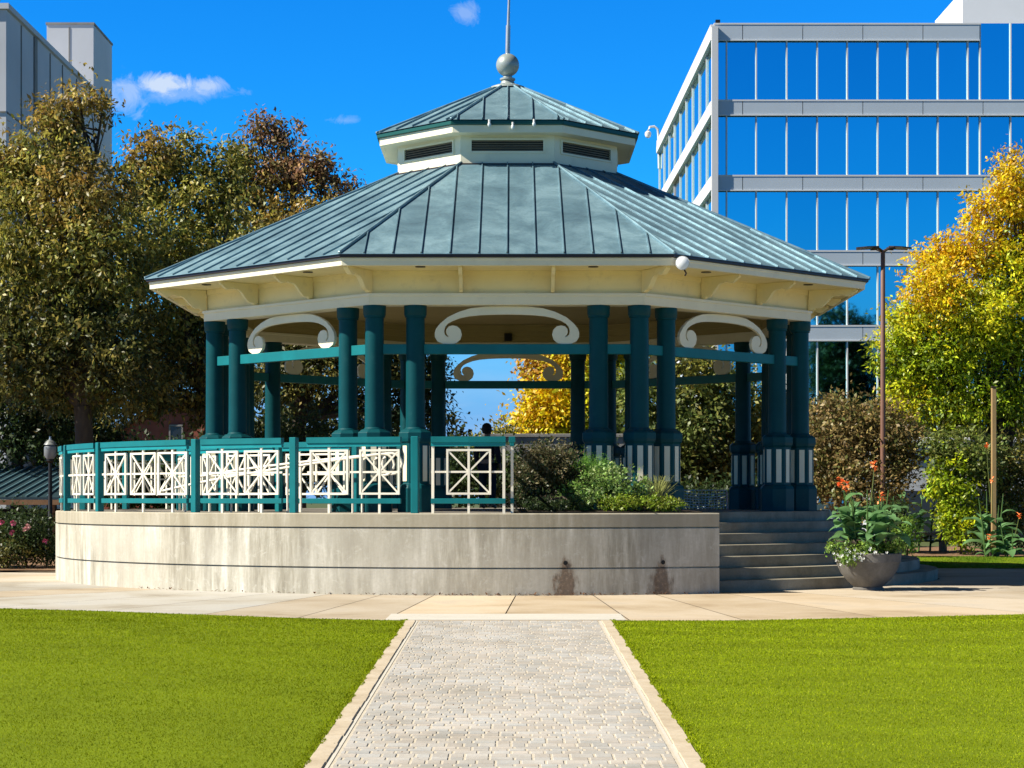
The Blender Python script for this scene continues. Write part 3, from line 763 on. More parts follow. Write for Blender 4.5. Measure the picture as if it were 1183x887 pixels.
# floodlight at the front right eave corner
fx, fy, fzz = wx(788.5, 33.2), 33.2, wz(304, 33.2)
FLT = empty('floodlight', (fx, fy, fzz)); tag(FLT, 'round white floodlight on the front right corner of the eave', 'floodlight')
d_ = MB(); d_.tube([(0, .12, 0), (0, .05, 0), (-.005, -.04, 0), (-.005, -.055, 0)], [.05, .09, .115, .115], 24); d_.build('housing', M['white'], FLT, smooth=True)
d_ = MB(); d_.tube([(-.005, -.055, 0), (-.005, -.068, 0)], [.102, .085], 24); d_.build('lens', M['lamp_glass'], FLT, smooth=True)
d_ = MB(); d_.tube([(0, .1, 0), (.03, .14, -.02), (.05, .16, -.10), (.07, .12, -.15), (.05, .1, -.19)], .014, 8); d_.bar((0, .1, 0), (0, .16, .06), .04, .03); d_.build('bracket', M['brown_metal'], FLT)

# string bulbs under the cupola gutter
bulbs = [(516, 146, 0), (599, 148, 0), (679, 145.5, 0), (446, 166, 1), (437, 180, 1), (733, 168, 1), (728, 173, 1)]
blab = ['leftmost of the three small bulbs on the front cupola fascia', 'middle of the three small bulbs on the front cupola fascia', 'rightmost of the three small bulbs on the front cupola fascia']
for i, (bxp, byp) in enumerate([(516 + 49.4, 144.5), (592.5, 147.5), (617, 144)]):
    D_ = 37.35; b_ = empty('light_bulb', (wx(bxp, D_), D_ - .02, wz(byp - 5, D_))); tag(b_, blab[i], 'light bulb', 'small bulbs along the cupola')
    u_ = MB(); u_.lathe([(.004, -.12), (.028, -.10), (.036, -.065), (.02, -.03)], 12); u_.build('globe', M['bulb'], b_, smooth=True)
    u_ = MB(); u_.lathe([(.022, -.03), (.022, .02)], 10); u_.build('socket', M['white'], b_)

# ---------------------------------------------------------------- railings
def pol(r, t, z): return Vector((r * math.sin(t), -r * math.cos(t), z))
def lattice_square(mb, r, tc_, half, z0, z1, w=.032):
    c = pol(r, tc_, 0); tx = Vector((math.cos(tc_), math.sin(tc_), 0)); nn = Vector((math.sin(tc_), -math.cos(tc_), 0))
    def P(a, z, o=0.0): return c + tx * a + nn * o + Vector((0, 0, z))
    zm = (z0 + z1) / 2
    mb.bar(P(-half - w / 2, z0), P(half + w / 2, z0), .035, w); mb.bar(P(-half - w / 2, z1), P(half + w / 2, z1), .035, w)
    mb.bar(P(-half, z0 + w / 2), P(-half, z1 - w / 2), w, .035, nn); mb.bar(P(half, z0 + w / 2), P(half, z1 - w / 2), w, .035, nn)
    i = w / 2
    mb.bar(P(-half + i, z0 + i), P(half - i, z1 - i), .022, .026); mb.bar(P(-half + i, z1 - i), P(half - i, z0 + i), .020, .026)
def panel(parent, r, t0, t1, sq, zb=ZD, half=.31, name='panel', ends=False, zo=None):
    """a railing bay: cap rail, lattice with upright bars, bottom rail"""
    t0, t1 = math.radians(t0), math.radians(t1); e = MB(); n = max(2, int(abs(t1 - t0) / .05))
    e.arc([(r - .05, zb + 1.095), (r + .05, zb + 1.095), (r + .05, zb + 1.185), (r - .05, zb + 1.185)], t0, t1, n)
    e.arc([(r - .032, zb + 1.035), (r + .032, zb + 1.035), (r + .032, zb + 1.094), (r - .032, zb + 1.094)], t0, t1, n, 1)
    p = e.build(name, [M['teal'], M['teal_light']], parent)
    e = MB(); e.arc([(r - .03, zb + .15), (r + .03, zb + .15), (r + .03, zb + .23), (r - .03, zb + .23)], t0, t1, n); e.build('bottom_rail', M['teal'], p, bevel=.004)
    e = MB(); e.arc([(r - .014, zb + .625), (r + .014, zb + .625), (r + .014, zb + .655), (r - .014, zb + .655)], t0, t1, n)
    for tcx in sq:
        tcx = math.radians(tcx); lattice_square(e, r, tcx, half, zb + .305, zb + .975)
        nn = Vector((math.sin(tcx), -math.cos(tcx), 0)); e.bar(pol(r, tcx, zb), pol(r, tcx, zb + 1.036), .036, .033, nn)
    if ends:
        for tt in (t0 + .003, t1 - .003):
            nn = Vector((math.sin(tt), -math.cos(tt), 0)); e.bar(pol(r, tt, zb), pol(r, tt, zb + 1.036), .042, .036, nn)
    e.build('lattice', M['lattice'], p)
    return p
def post(parent, r, t, zb=ZD, w=.115, h=1.19):
    t = math.radians(t); e = MB(); c = pol(r, t, zb + h / 2); e.box(c, (w, w, h), t); return e.build('post', M['teal'], parent, bevel=.008)
RL = empty('railing', (GX, GY, 0)); tag(RL, 'curved teal and cream lattice railing on the outer edge of the platform wall', 'railing')
RR = 8.55
def th_of(px_, r=RR):
    best = None
    for i in range(0, 772):
        t = -i * .1; x = r * math.sin(math.radians(t)); y = GY - r * math.cos(math.radians(t)); p = CX + (x + GX) * F / y
        if best is None or abs(p - px_) < best[0]: best = (abs(p - px_), t)
    return best[1]
def th_r(px_, r=RR):
    x = (px_ - 586.5) / 75.1; return math.degrees(math.asin(x / r))
pp = [th_of(x) for x in (480, 340, 226, 115, 77.5)]
for t in pp: post(RL, RR, t)
def bay(pxs, sqs, **k): panel(RL, RR, th_of(pxs[0]), th_of(pxs[1]), [th_of(s) for s in sqs], **k)
bay((463, 355), (439, 380)); bay((326, 234), (302.5, 257)); bay((217, 119), (199.5, 166, 134), half=.345); bay((110.5, 80), (103, 89.5), half=.24); bay((74, 68.6), (71,))
panel(RL, RR, th_of(498.5), th_of(584.5), [th_of(541.5)], ends=True, half=.33)
for t in (-96, -110, -124, -138): post(RL, RR, t); panel(RL, RR, t + 12.5, t + 1.2, [t + 9.5, t + 4])
# short return panel at the right end going back towards the columns
rt = MB(); xr = (593 - 586.5) / 75.2; y0_ = -8.46
rp_ = MB(); rp_.box((xr, y0_ + .85, ZD + 1.14), (.10, 1.7, .09)); rp_.box((xr, y0_ + .85, ZD + 1.064), (.064, 1.7, .058)); ret = rp_.build('panel', M['teal'], RL, bevel=.004)
rp_ = MB(); rp_.box((xr, y0_ + .85, ZD + .19), (.06, 1.7, .08)); rp_.build('bottom_rail', M['teal'], ret, bevel=.004)
rp_ = MB()
for yy in (y0_ + .04, y0_ + .85, y0_ + 1.66): rp_.box((xr, yy, ZD + .518), (.042, .042, 1.034))
rp_.box((xr, y0_ + .85, ZD + .64), (.03, 1.6, .03)); rp_.bar((xr, y0_ + .5, ZD + .31), (xr, y0_ + 1.2, ZD + .97), .02, .026); rp_.bar((xr, y0_ + .5, ZD + .97), (xr, y0_ + 1.2, ZD + .31), .018, .026)
rp_.build('lattice', M['lattice'], ret)

RI = empty('railing', (GX, GY, 0)); tag(RI, 'inner lattice railing along the ramp, behind the outer curved railing', 'railing')
for t in (-23.5, -38, -52.5, -67, -81.5): post(RI, 6.35, t, w=.10)
for a in (-23.5, -38, -52.5, -67): panel(RI, 6.35, a - 1, a - 13.5, [a - 4.4, a - 10.2], half=.28)
# ramp handrails, sloping down to the left
def handrail(r, ta, tb_, za, zb_, lab, nposts):
    h = MB(); pts = []
    for i in range(25):
        f = i / 24; pts.append(pol(r, math.radians(ta + (tb_ - ta) * f), za + (zb_ - za) * f))
    t = math.radians(ta); tx = Vector((math.cos(t), math.sin(t), 0)); p0 = pts[0]
    loop = [p0 + tx * (.06 + .17 * math.sin(a)) + Vector((0, 0, -.17 + .17 * math.cos(a))) for a in [k * PI / 8 for k in range(0, 15)]]
    h.tube(list(reversed(loop)) + pts, .022, 8)
    e_ = empty('handrail', (GX, GY, 0)); tag(e_, lab, 'handrail', 'handrails along the ramp'); h.build('rail', M['lattice'], e_, smooth=True)
    for i in range(nposts):
        f = (i + .4) / nposts; t = math.radians(ta + (tb_ - ta) * f); z = za + (zb_ - za) * f
        u = MB(); u.tube([pol(r, t, ZD - .6 * f), pol(r, t, z)], .019, 8); u.build('upright', M['lattice'], e_, smooth=True)
handrail(7.55, -15.5, -52, 2.20, 1.62, 'cream pipe handrail with looped end, nearer of the two along the ramp', 4)
handrail(6.65, -17, -58, 2.23, 1.85, 'cream pipe handrail with looped end, farther of the two along the ramp', 4)

# ---------------------------------------------------------------- planting on the platform
def shrub(name, label, cat, D, bpx, blobs, pals, ncl, per, sig, leaf, seed, base_z=0.0, group=None, aspect=.5, droop=.2):
    return tree(name, label, cat, D, bpx, blobs, pals, ncl, per, sig, leaf, .03, HY + (EYE - base_z - .12) * F / D, seed, group, aspect, 1.0, droop, base_z)
P1 = {'lt2': [(.30, .42, .10)], 'pur': [(.13, .115, .05), (.09, .09, .04), (.19, .16, .08), (.07, .10, .035)],
      'lt': [(.24, .38, .08), (.17, .30, .06), (.32, .44, .15)], 'fg': [(.13, .30, .04), (.17, .36, .05)],
      'yg': [(.24, .33, .02), (.19, .30, .02), (.30, .36, .05)], 'dk': [(.04, .07, .02), (.03, .055, .02), (.06, .09, .03)]}
so_ = MB(); so_.arc([(6.4, ZD - .01), (8.29, ZD - .01), (8.29, ZD + .02), (7.4, ZD + .06), (6.4, ZD + .02)], math.radians(.8), math.radians(22), 20)
o = so_.build('planting_soil', M['soil'], loc=(GX, GY, 0)); tag(o, kind='structure')
shrub('shrub', 'dark purplish bush on the platform beside the end of the railing', 'shrub', 32.6, 628, [(622, 548, 27, 38, 0, 'pur'), (652, 562, 26, 26, .1, 'pur'), (612, 568, 18, 20, -.1, 'dk'), (645, 536, 22, 22, 0, 'pur')], P1, 480, 20, .07, .055, 31, ZD)
shrub('shrub', 'tall purplish brown bush behind the planting bed on the platform', 'shrub', 34.0, 645, [(640, 530, 28, 20, 0, 'pur'), (620, 545, 18, 20, 0, 'pur')], P1, 150, 16, .07, .055, 39, ZD)
shrub('shrub', 'feathery bright green bush in the planting bed', 'shrub', 33.0, 684, [(684, 546, 25, 20, 0, 'fg')], P1, 220, 30, .05, .05, 32, ZD, aspect=.15)
shrub('shrub', 'pale green leafy bush in the middle of the planting bed', 'shrub', 32.4, 705, [(700, 560, 34, 22, 0, 'lt'), (668, 574, 22, 16, -.1, 'lt'), (735, 566, 14, 16, 0, 'lt')], P1, 300, 15, .05, .062, 33, ZD)
shrub('shrub', 'small dark green bush low at the front of the bed, left part', 'shrub', 32.0, 650, [(650, 582, 30, 8, 0, 'dk'), (625, 584, 25, 7, 0, 'dk')], P1, 150, 14, .04, .05, 37, ZD)
shrub('ground_cover_plant', 'low yellow green plant spilling at the right end of the bed', 'plant', 32.1, 745, [(715, 580, 28, 9, 0, 'yg'), (750, 580, 30, 9, 0, 'yg'), (775, 583, 16, 7, .1, 'yg')], P1, 260, 15, .035, .05, 34, ZD)
# ornamental grass tuft
def tuft(px, D, zb, h, n, lab, seed, colr=(.28, .30, .10), spread=.5):
    rng = random.Random(seed); e = empty('ornamental_grass', (wx(px, D), D, zb)); tag(e, lab, 'grass tuft'); mb = MB()
    for i in range(n):
        a = rng.uniform(0, 6.28); s = rng.uniform(.1, spread); hh = h * rng.uniform(.6, 1.05); w = .006
        p = [Vector((.04 * math.cos(a), .04 * math.sin(a), 0)), Vector((s * .35 * math.cos(a), s * .35 * math.sin(a), hh * .6)), Vector((s * .8 * math.cos(a), s * .8 * math.sin(a), hh * .95)), Vector((s * 1.1 * math.cos(a), s * 1.1 * math.sin(a), hh * .9))]
        t = Vector((-math.sin(a), math.cos(a), 0)); b = len(mb.v)
        for k, q in enumerate(p): ww = w * (1 - k * .28); mb.v += [tuple(q - t * ww), tuple(q + t * ww)]
        mb.f += [(b + 2 * k, b + 2 * k + 1, b + 2 * k + 3, b + 2 * k + 2) for k in range(3)]; mb.m += [0] * 3
    o = mb.build('blades', M['blade'], e); settint(o, [(*colr, 1)] * len(o.data.vertices)); return e
tuft(757, 32.6, ZD, .62, 170, 'wispy ornamental grass tuft before the columns on the platform', 5)

# ---------------------------------------------------------------- person inside the bandstand
def skin_body(name, V, E, R, mat, parent, sub=2, root=0):
    me = bpy.data.meshes.new(name); me.from_pydata(V, E, []); o = bpy.data.objects.new(name, me); COL.objects.link(o); o.parent = parent
    md = o.modifiers.new('s', 'SKIN'); md.use_smooth_shade = True
    for i, r in enumerate(R):
        me.skin_vertices[0].data[i].radius = (r, r) if not hasattr(r, '__len__') else r
        me.skin_vertices[0].data[i].use_root = (i == root)
    o.modifiers.new('b', 'SUBSURF').levels = sub; o.modifiers['b'].render_levels = sub
    me.materials.append(mat); return o
PE = empty('person', (wx(563, 42.3), 42.3, ZD), math.radians(150)); tag(PE, 'person in dark clothes standing in the shade behind the railing', 'person')
V = [(0, 0, .95), (0, 0, 1.15), (0, 0, 1.38), (0, 0, 1.47), (0, -.01, 1.53), (.20, 0, 1.40), (.27, .02, 1.13), (.26, -.08, .90), (.25, -.11, .80), (-.20, 0, 1.40), (-.27, .02, 1.13), (-.25, -.10, .90), (-.24, -.13, .80),
     (.10, 0, .88), (.12, -.02, .50), (.13, .02, .09), (.14, -.13, .04), (-.10, 0, .88), (-.12, -.02, .50), (-.13, .02, .09), (-.14, -.13, .04), (0, -.015, 1.62), (0, -.01, 1.70)]
E = [(0, 1), (1, 2), (2, 3), (3, 4), (2, 5), (5, 6), (6, 7), (7, 8), (2, 9), (9, 10), (10, 11), (11, 12), (0, 13), (13, 14), (14, 15), (15, 16), (0, 17), (17, 18), (18, 19), (19, 20), (4, 21), (21, 22)]
R = [(.16, .11), (.14, .10), (.16, .10), .07, .055, .07, .048, .038, .035, .07, .048, .038, .035, .10, .065, .045, .04, .10, .065, .045, .04, (.078, .095), (.065, .08)]
skin_body('body', V, E, R, M['skin'], PE)
V2 = [(0, 0, .98), (0, 0, 1.15), (0, 0, 1.37), (0, 0, 1.455), (.20, 0, 1.39), (.27, .02, 1.13), (.262, -.06, .95), (-.20, 0, 1.39), (-.27, .02, 1.13), (-.253, -.07, .95)]
skin_body('jacket', V2, [(0, 1), (1, 2), (2, 3), (2, 4), (4, 5), (5, 6), (2, 7), (7, 8), (8, 9)], [(.185, .135), (.165, .125), (.18, .12), .085, .085, .062, .052, .085, .062, .052], M['cloth'], PE)
V3 = [(0, 0, .95), (.10, 0, .88), (.12, -.02, .50), (.13, .02, .12), (-.10, 0, .88), (-.12, -.02, .50), (-.13, .02, .12)]
skin_body('trousers', V3, [(0, 1), (1, 2), (2, 3), (0, 4), (4, 5), (5, 6)], [(.17, .125), .115, .08, .065, .115, .08, .065], M['cloth'], PE)
hm = MB(); hm.lathe([(.02, 1.56), (.085, 1.58), (.105, 1.64), (.105, 1.70), (.09, 1.755), (.05, 1.79), (.005, 1.80)], 20, (0, .022)); hm.build('hair', M['hair'], PE, smooth=True)
fm = MB(); fm.tube([(0, -.09, 1.655), (0, -.118, 1.625), (0, -.10, 1.615)], [.010, .017, .012], 8); fm.build('nose', M['skin'], PE, smooth=True)
for sx_ in (-1, 1):
    em = MB(); em.lathe([(.014 * math.sin(PI * i / 8) + .0005, 1.665 - .012 * math.cos(PI * i / 8)) for i in range(9)], 10, (sx_ * .033, -.093)); em.build('eye', M['white'], PE, smooth=True)
    for k in range(5):   # fingers
        b_ = Vector((sx_ * (.255 if sx_ > 0 else .245), -.12, .80)); off = Vector((0, -.03 + .018 * k, 0)); hand = MB()
        L2 = (.05, .075, .085, .078, .06)[k]; q_ = b_ + off + (Vector((0, -.03, .02)) if k == 0 else Vector((0, 0, 0)))
        hand.tube([q_, q_ + Vector((0, -.01, -L2 * .5)), q_ + Vector((-sx_ * .012, -.004, -L2))], [.010, .009, .006], 8); hand.build('finger', M['skin'], PE, smooth=True)

# lattice net on the far deck
NE = empty('net_goal', (wx(815, 43.2), 43.2, ZD)); tag(NE, 'low white netted goal standing on the deck between columns', 'goal net')
nm = MB(); wN, hN = .46, .40
nm.tube([(-wN, 0, 0), (-wN, 0, hN), (wN, .1, hN), (wN, .1, 0)], .014, 8); nm.build('frame', M['white'], NE)
nm = MB()
for i in range(1, 14):
    x = -wN + 2 * wN * i / 14; nm.bar((x, .1 * i / 14, 0), (x + .015 * math.sin(i), .1 * i / 14, hN - .03 * math.sin(i * PI / 14)), .026, .010)
for j in range(1, 7):
    z = hN * j / 7; nm.tube([(-wN + 2 * wN * k / 10, .01 * k, z - .03 * math.sin(k * PI / 10)) for k in range(11)], .013, 5)
nm.build('net', M['white'], NE)
nm = MB(); nm.tube([(wN + .02, .08, 0), (wN + .0, .08, hN - .03)], .016, 8); nm.build('side_pole', M['pale_pink'], NE)

# ================================================================ PLANTER BOWL
BX, BY = wx(1003, 33.2), 33.2
B = empty('planter_bowl', (BX, BY, 0)); tag(B, 'round grey cast stone planter bowl beside the stairs', 'planter')
bb = MB(); bb.lathe([(.25, 0), (.255, .03), (.23, .05), (.27, .08), (.36, .17), (.44, .27), (.50, .40), (.515, .45), (.53, .455), (.535, .59), (.52, .605), (.47, .60), (.46, .53), (.1, .53)], 48); bb.build('bowl', M['bowl'], B, smooth=True)
bb = MB(); bb.lathe([(.46, .50), (.2, .56), (.01, .57)], 24); bb.build('soil', M['soil'], B)
def canna(name, label, x, y, z0, n_st, h, flowers, seed, group=None, spread=.22, scale=1.0):
    rng = random.Random(seed); e = empty(name, (x, y, z0)); tag(e, label, 'plant', group)
    for s in range(n_st):
        a = rng.uniform(0, 6.28); r = spread * math.sqrt(rng.random()); bx_, by_ = r * math.cos(a), r * math.sin(a)
        hh = h * rng.uniform(.65, .95); ln_ = Vector((math.cos(a), math.sin(a), 0)) * rng.uniform(.05, .2)
        pts = [Vector((bx_, by_, 0)), Vector((bx_, by_, hh * .5)) + ln_ * .4, Vector((bx_, by_, hh)) + ln_]
        st_ = MB(); st_.tube(pts, [.018 * scale, .015 * scale, .008], 7); o_ = st_.build('stem', M['leaf'], e, smooth=True); settint(o_, [(.10, .19, .05, 1)] * len(o_.data.vertices))
        for k in range(rng.randint(4, 6)):
            f = .15 + .8 * k / 6; p = pts[0].lerp(pts[2], f); az = rng.uniform(0, 6.28); L = rng.uniform(.32, .52) * scale * (1.1 - f * .45); W = L * .29
            el = rng.uniform(.35, 1.15); d = Vector((math.cos(az), math.sin(az), 0)); sd = Vector((-math.sin(az), math.cos(az), 0)); lm = MB(); NS = 8
            pos = p.copy(); ang = el
            for i in range(NS + 1):
                t_ = i / NS; w = W * (math.sin(PI * min(1, t_ * .97 + .03)) ** .7) * (1 - .25 * t_); up_ = Vector((0, 0, 1))
                lift = w * .35; lm.v += [tuple(pos + sd * w + up_ * lift), tuple(pos), tuple(pos - sd * w + up_ * lift)]
                pos = pos + (d * math.cos(ang) + up_ * math.sin(ang)) * (L / NS); ang -= rng.uniform(.12, .24)
            for i in range(NS):
                b = 3 * i; lm.f += [(b, b + 1, b + 4, b + 3), (b + 1, b + 2, b + 5, b + 4)]; lm.m += [0, 0]
            o_ = lm.build('leaf', M['leaf'], e, smooth=True); g_ = rng.uniform(.8, 1.25); settint(o_, [(.15 * g_, .30 * g_, .12 * g_, 1)] * len(o_.data.vertices))
    for (fx_, fy_, fz_) in flowers:
        st_ = MB(); st_.tube([(fx_ * .3, fy_ * .3, fz_ * .5), (fx_ * .85, fy_ * .9, fz_ * .85), (fx_, fy_, fz_ - .02)], [.012, .009, .007], 6); o_ = st_.build('stem', M['leaf'], e, smooth=True); settint(o_, [(.16, .20, .05, 1)] * len(o_.data.vertices))
        fm_ = MB()
        for k in range(13):
            a = rng.uniform(0, 6.28); c = Vector((fx_, fy_, fz_ + rng.uniform(-.07, .09))); d = Vector((math.cos(a), math.sin(a), rng.uniform(-.1, .9))).normalized(); s = d.cross(Vector((0, 0, 1))).normalized(); L = rng.uniform(.06, .11)
            m_ = c + d * L * .55 + Vector((0, 0, .02)); fm_.add([c, m_ + s * .03, c + d * L + Vector((0, 0, rng.uniform(-.03, .02))), m_ - s * .03], [(0, 1, 2, 3)])
        fm_.build('flower', M['orange'], e)
    return e
sc1 = 33.2 / F
canna('canna_lily', 'tall canna with orange flowers growing in the stone planter bowl', BX, BY, .56, 16, 1.2,
      [((978 - 1003) * sc1, .0, wz(564, 33.2) - .56), ((1011 - 1003) * sc1, .1, wz(541, 33.2) - .56), ((1016 - 1003) * sc1, -.1, wz(577, 33.2) - .56), ((972 - 1003) * sc1, .05, wz(558, 33.2) - .56)], 12, spread=.36, scale=1.18)
P2 = {'w': [(.20, .33, .05), (.26, .38, .07), (.15, .27, .05)], 'd': [(.05, .09, .025), (.08, .12, .03)]}
sh = shrub('trailing_flower_plant', 'white flowered bright green plant trailing over the rim of the planter bowl', 'plant', 32.95, 985, [(963, 632, 12, 7, .1, 'w'), (985, 634, 22, 9, -.1, 'w'), (980, 643, 15, 8, -.28, 'w'), (1015, 632, 18, 6, 0, 'w'), (1032, 634, 13, 6, .1, 'w')], P2, 170, 16, .03, .045, 41, .57, aspect=.7)
rng_ = random.Random(8)
for i in range(34):
    px_, py_ = rng_.choice([(985, 638), (982, 646), (975, 641), (990, 642), (1008, 635)]); x = wx(px_ + rng_.gauss(0, 7), 32.62) - wx(985, 32.95); z = wz(py_ + max(-6, min(6, rng_.gauss(0, 3))), 32.62) - .57; y = -.33 + rng_.uniform(-.06, .06) - .06; wf = MB()
    for k in range(5):
        a = k * 1.257 + rng_.random(); wf.add([(x, y, z), (x + .017 * math.cos(a), y - .01, z + .017 * math.sin(a)), (x + .026 * math.cos(a + .5), y - .006, z + .026 * math.sin(a + .5)), (x + .017 * math.cos(a + 1), y - .01, z + .017 * math.sin(a + 1))], [(0, 1, 2, 3)])
    wf.build('white_flower', M['white_petal'], sh)
shrub('shrub', 'yellow green little shrub just right behind the planter bowl', 'shrub', 50.5, 1048, [(1048, 618, 14, 20, 0, 'w'), (1035, 600, 14, 22, .4, 'd')], P2, 120, 16, .09, .10, 43, 0)

# ================================================================ TREES
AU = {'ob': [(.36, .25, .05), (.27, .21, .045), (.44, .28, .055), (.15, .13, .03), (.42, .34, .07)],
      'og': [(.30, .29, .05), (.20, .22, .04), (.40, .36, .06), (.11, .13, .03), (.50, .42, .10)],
      'dg': [(.085, .10, .024), (.05, .07, .018), (.13, .13, .03), (.30, .26, .06)],  # dark greens; shade of the left trees' lower crowns is put into them
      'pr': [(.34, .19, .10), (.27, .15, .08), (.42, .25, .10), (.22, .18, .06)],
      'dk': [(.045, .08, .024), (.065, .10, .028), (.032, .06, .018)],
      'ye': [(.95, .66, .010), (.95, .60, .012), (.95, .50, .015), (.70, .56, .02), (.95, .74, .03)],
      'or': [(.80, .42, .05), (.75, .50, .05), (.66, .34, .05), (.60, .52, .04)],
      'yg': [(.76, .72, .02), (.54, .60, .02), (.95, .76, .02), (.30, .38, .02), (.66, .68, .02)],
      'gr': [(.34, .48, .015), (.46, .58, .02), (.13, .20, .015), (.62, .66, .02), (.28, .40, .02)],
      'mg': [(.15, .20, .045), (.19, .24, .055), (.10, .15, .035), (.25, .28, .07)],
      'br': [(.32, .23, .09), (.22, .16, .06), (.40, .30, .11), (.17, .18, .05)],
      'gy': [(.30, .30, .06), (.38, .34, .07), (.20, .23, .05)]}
GT = 'autumn trees behind the bandstand'
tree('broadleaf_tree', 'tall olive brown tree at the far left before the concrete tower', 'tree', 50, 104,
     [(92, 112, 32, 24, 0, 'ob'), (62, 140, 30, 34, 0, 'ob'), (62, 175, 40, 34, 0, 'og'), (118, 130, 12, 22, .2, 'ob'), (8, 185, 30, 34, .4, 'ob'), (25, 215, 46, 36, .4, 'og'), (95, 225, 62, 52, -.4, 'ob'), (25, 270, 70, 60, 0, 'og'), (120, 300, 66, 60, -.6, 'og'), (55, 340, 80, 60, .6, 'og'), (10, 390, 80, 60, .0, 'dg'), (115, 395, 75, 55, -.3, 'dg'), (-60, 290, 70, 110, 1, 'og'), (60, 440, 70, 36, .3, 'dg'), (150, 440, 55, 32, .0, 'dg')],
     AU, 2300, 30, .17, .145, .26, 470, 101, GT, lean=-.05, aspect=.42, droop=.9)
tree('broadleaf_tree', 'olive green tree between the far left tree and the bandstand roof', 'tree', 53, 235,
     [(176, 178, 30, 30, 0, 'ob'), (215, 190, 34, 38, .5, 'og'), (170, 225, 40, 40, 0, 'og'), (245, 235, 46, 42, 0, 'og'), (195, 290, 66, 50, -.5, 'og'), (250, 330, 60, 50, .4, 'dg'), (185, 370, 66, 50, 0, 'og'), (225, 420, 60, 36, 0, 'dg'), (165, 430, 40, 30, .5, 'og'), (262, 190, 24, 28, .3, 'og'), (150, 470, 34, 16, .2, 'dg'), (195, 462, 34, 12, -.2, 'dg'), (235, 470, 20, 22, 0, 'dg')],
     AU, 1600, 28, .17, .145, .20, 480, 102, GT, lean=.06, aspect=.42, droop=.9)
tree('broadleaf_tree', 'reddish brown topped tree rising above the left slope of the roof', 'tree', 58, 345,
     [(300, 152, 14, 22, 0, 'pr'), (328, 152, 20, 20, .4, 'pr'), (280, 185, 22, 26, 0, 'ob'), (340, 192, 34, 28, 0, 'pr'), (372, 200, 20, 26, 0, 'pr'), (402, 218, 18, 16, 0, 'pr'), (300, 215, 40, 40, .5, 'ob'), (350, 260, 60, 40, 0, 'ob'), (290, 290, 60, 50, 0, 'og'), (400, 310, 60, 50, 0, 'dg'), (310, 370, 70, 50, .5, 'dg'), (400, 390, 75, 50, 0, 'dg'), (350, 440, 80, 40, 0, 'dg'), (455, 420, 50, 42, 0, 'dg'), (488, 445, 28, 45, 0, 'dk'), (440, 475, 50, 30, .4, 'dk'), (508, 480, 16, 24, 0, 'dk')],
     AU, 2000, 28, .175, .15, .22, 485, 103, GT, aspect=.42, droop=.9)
shrub('evergreen_shrub', 'dark shrubs under the left trees before the brick house', 'shrub', 60, 110, [(75, 500, 40, 30, 0, 'dk'), (125, 515, 34, 18, .4, 'dk'), (95, 470, 40, 24, 0, 'dk'), (150, 555, 60, 45, 0, 'dk'), (215, 552, 60, 44, 0, 'dk')], AU, 1000, 20, .2, .14, 117)
tree('evergreen_tree', 'dark green low tree at the left edge above the teal metal roof', 'tree', 56, 20,
     [(15, 450, 60, 45, 0, 'dk'), (60, 480, 45, 40, .5, 'dk'), (-40, 480, 60, 60, 0, 'dk'), (20, 510, 50, 26, -.3, 'dk')], AU, 560, 20, .2, .15, .2, 530, 104)
shrub('evergreen_shrub', 'dark shrubs mass behind the far columns, left part', 'shrub', 52, 400, [(340, 520, 70, 45, 0, 'dk'), (440, 530, 70, 40, .4, 'dk'), (290, 540, 60, 34, 0, 'dk')], AU, 520, 20, .2, .13, 105)
shrub('evergreen_shrub', 'long low hedge added to fill the black shadow just beyond the deck, before the grey wall', 'shrub', 50.2, 600, [(520, 552, 45, 32, 0, 'dk'), (580, 550, 50, 30, .3, 'dk'), (640, 552, 50, 30, 0, 'dk'), (700, 550, 50, 32, 0, 'dk'), (760, 575, 50, 24, 0, 'dk'), (815, 582, 50, 20, 0, 'dk'), (870, 575, 40, 26, 0, 'dk')], AU, 1000, 20, .18, .12, 106)  # dark shrubs added where black shadow lies behind the front railing bay
shrub('conifer_shrub', 'small round green tree top showing just above the railing', 'tree', 62, 577, [(582, 503, 17, 12, 0, 'gy'), (560, 512, 30, 8, 0, 'gy')], AU, 90, 16, .12, .12, 107)
tree('yellow_tree', 'orange and yellow maple seen through the middle of the bandstand', 'tree', 70, 665,
     [(655, 425, 32, 34, 0, 'or'), (620, 415, 18, 22, .5, 'or'), (690, 440, 50, 50, 0, 'yg'), (640, 465, 36, 34, -.4, 'ye'), (612, 492, 24, 20, 0, 'ye'), (665, 500, 50, 24, 0, 'yg'), (690, 380, 60, 40, 0, 'ye')],
     AU, 1500, 24, .26, .18, .2, 520, 108)
tree('broadleaf_tree', 'mid green tree seen through the right half of the bandstand', 'tree', 60, 780,
     [(790, 425, 50, 36, 0, 'gy'), (745, 470, 40, 50, 0, 'mg'), (790, 490, 50, 46, -.3, 'mg'), (835, 460, 44, 46, .4, 'mg'), (770, 545, 60, 36, 0, 'mg'), (830, 540, 46, 44, 0, 'dg'), (880, 500, 36, 60, .4, 'gy'), (730, 540, 30, 36, .3, 'dk')],
     AU, 1200, 20, .20, .17, .16, 560, 109)
shrub('brown_shrub', 'large brown leaved bush right of the columns behind the stairs', 'shrub', 54, 985, [(965, 500, 38, 44, 0, 'br'), (1005, 500, 42, 40, .3, 'br'), (945, 540, 36, 40, 0, 'br'), (1000, 560, 50, 40, -.3, 'br'), (1038, 520, 28, 42, 0, 'br')], AU, 1000, 20, .15, .12, 110)
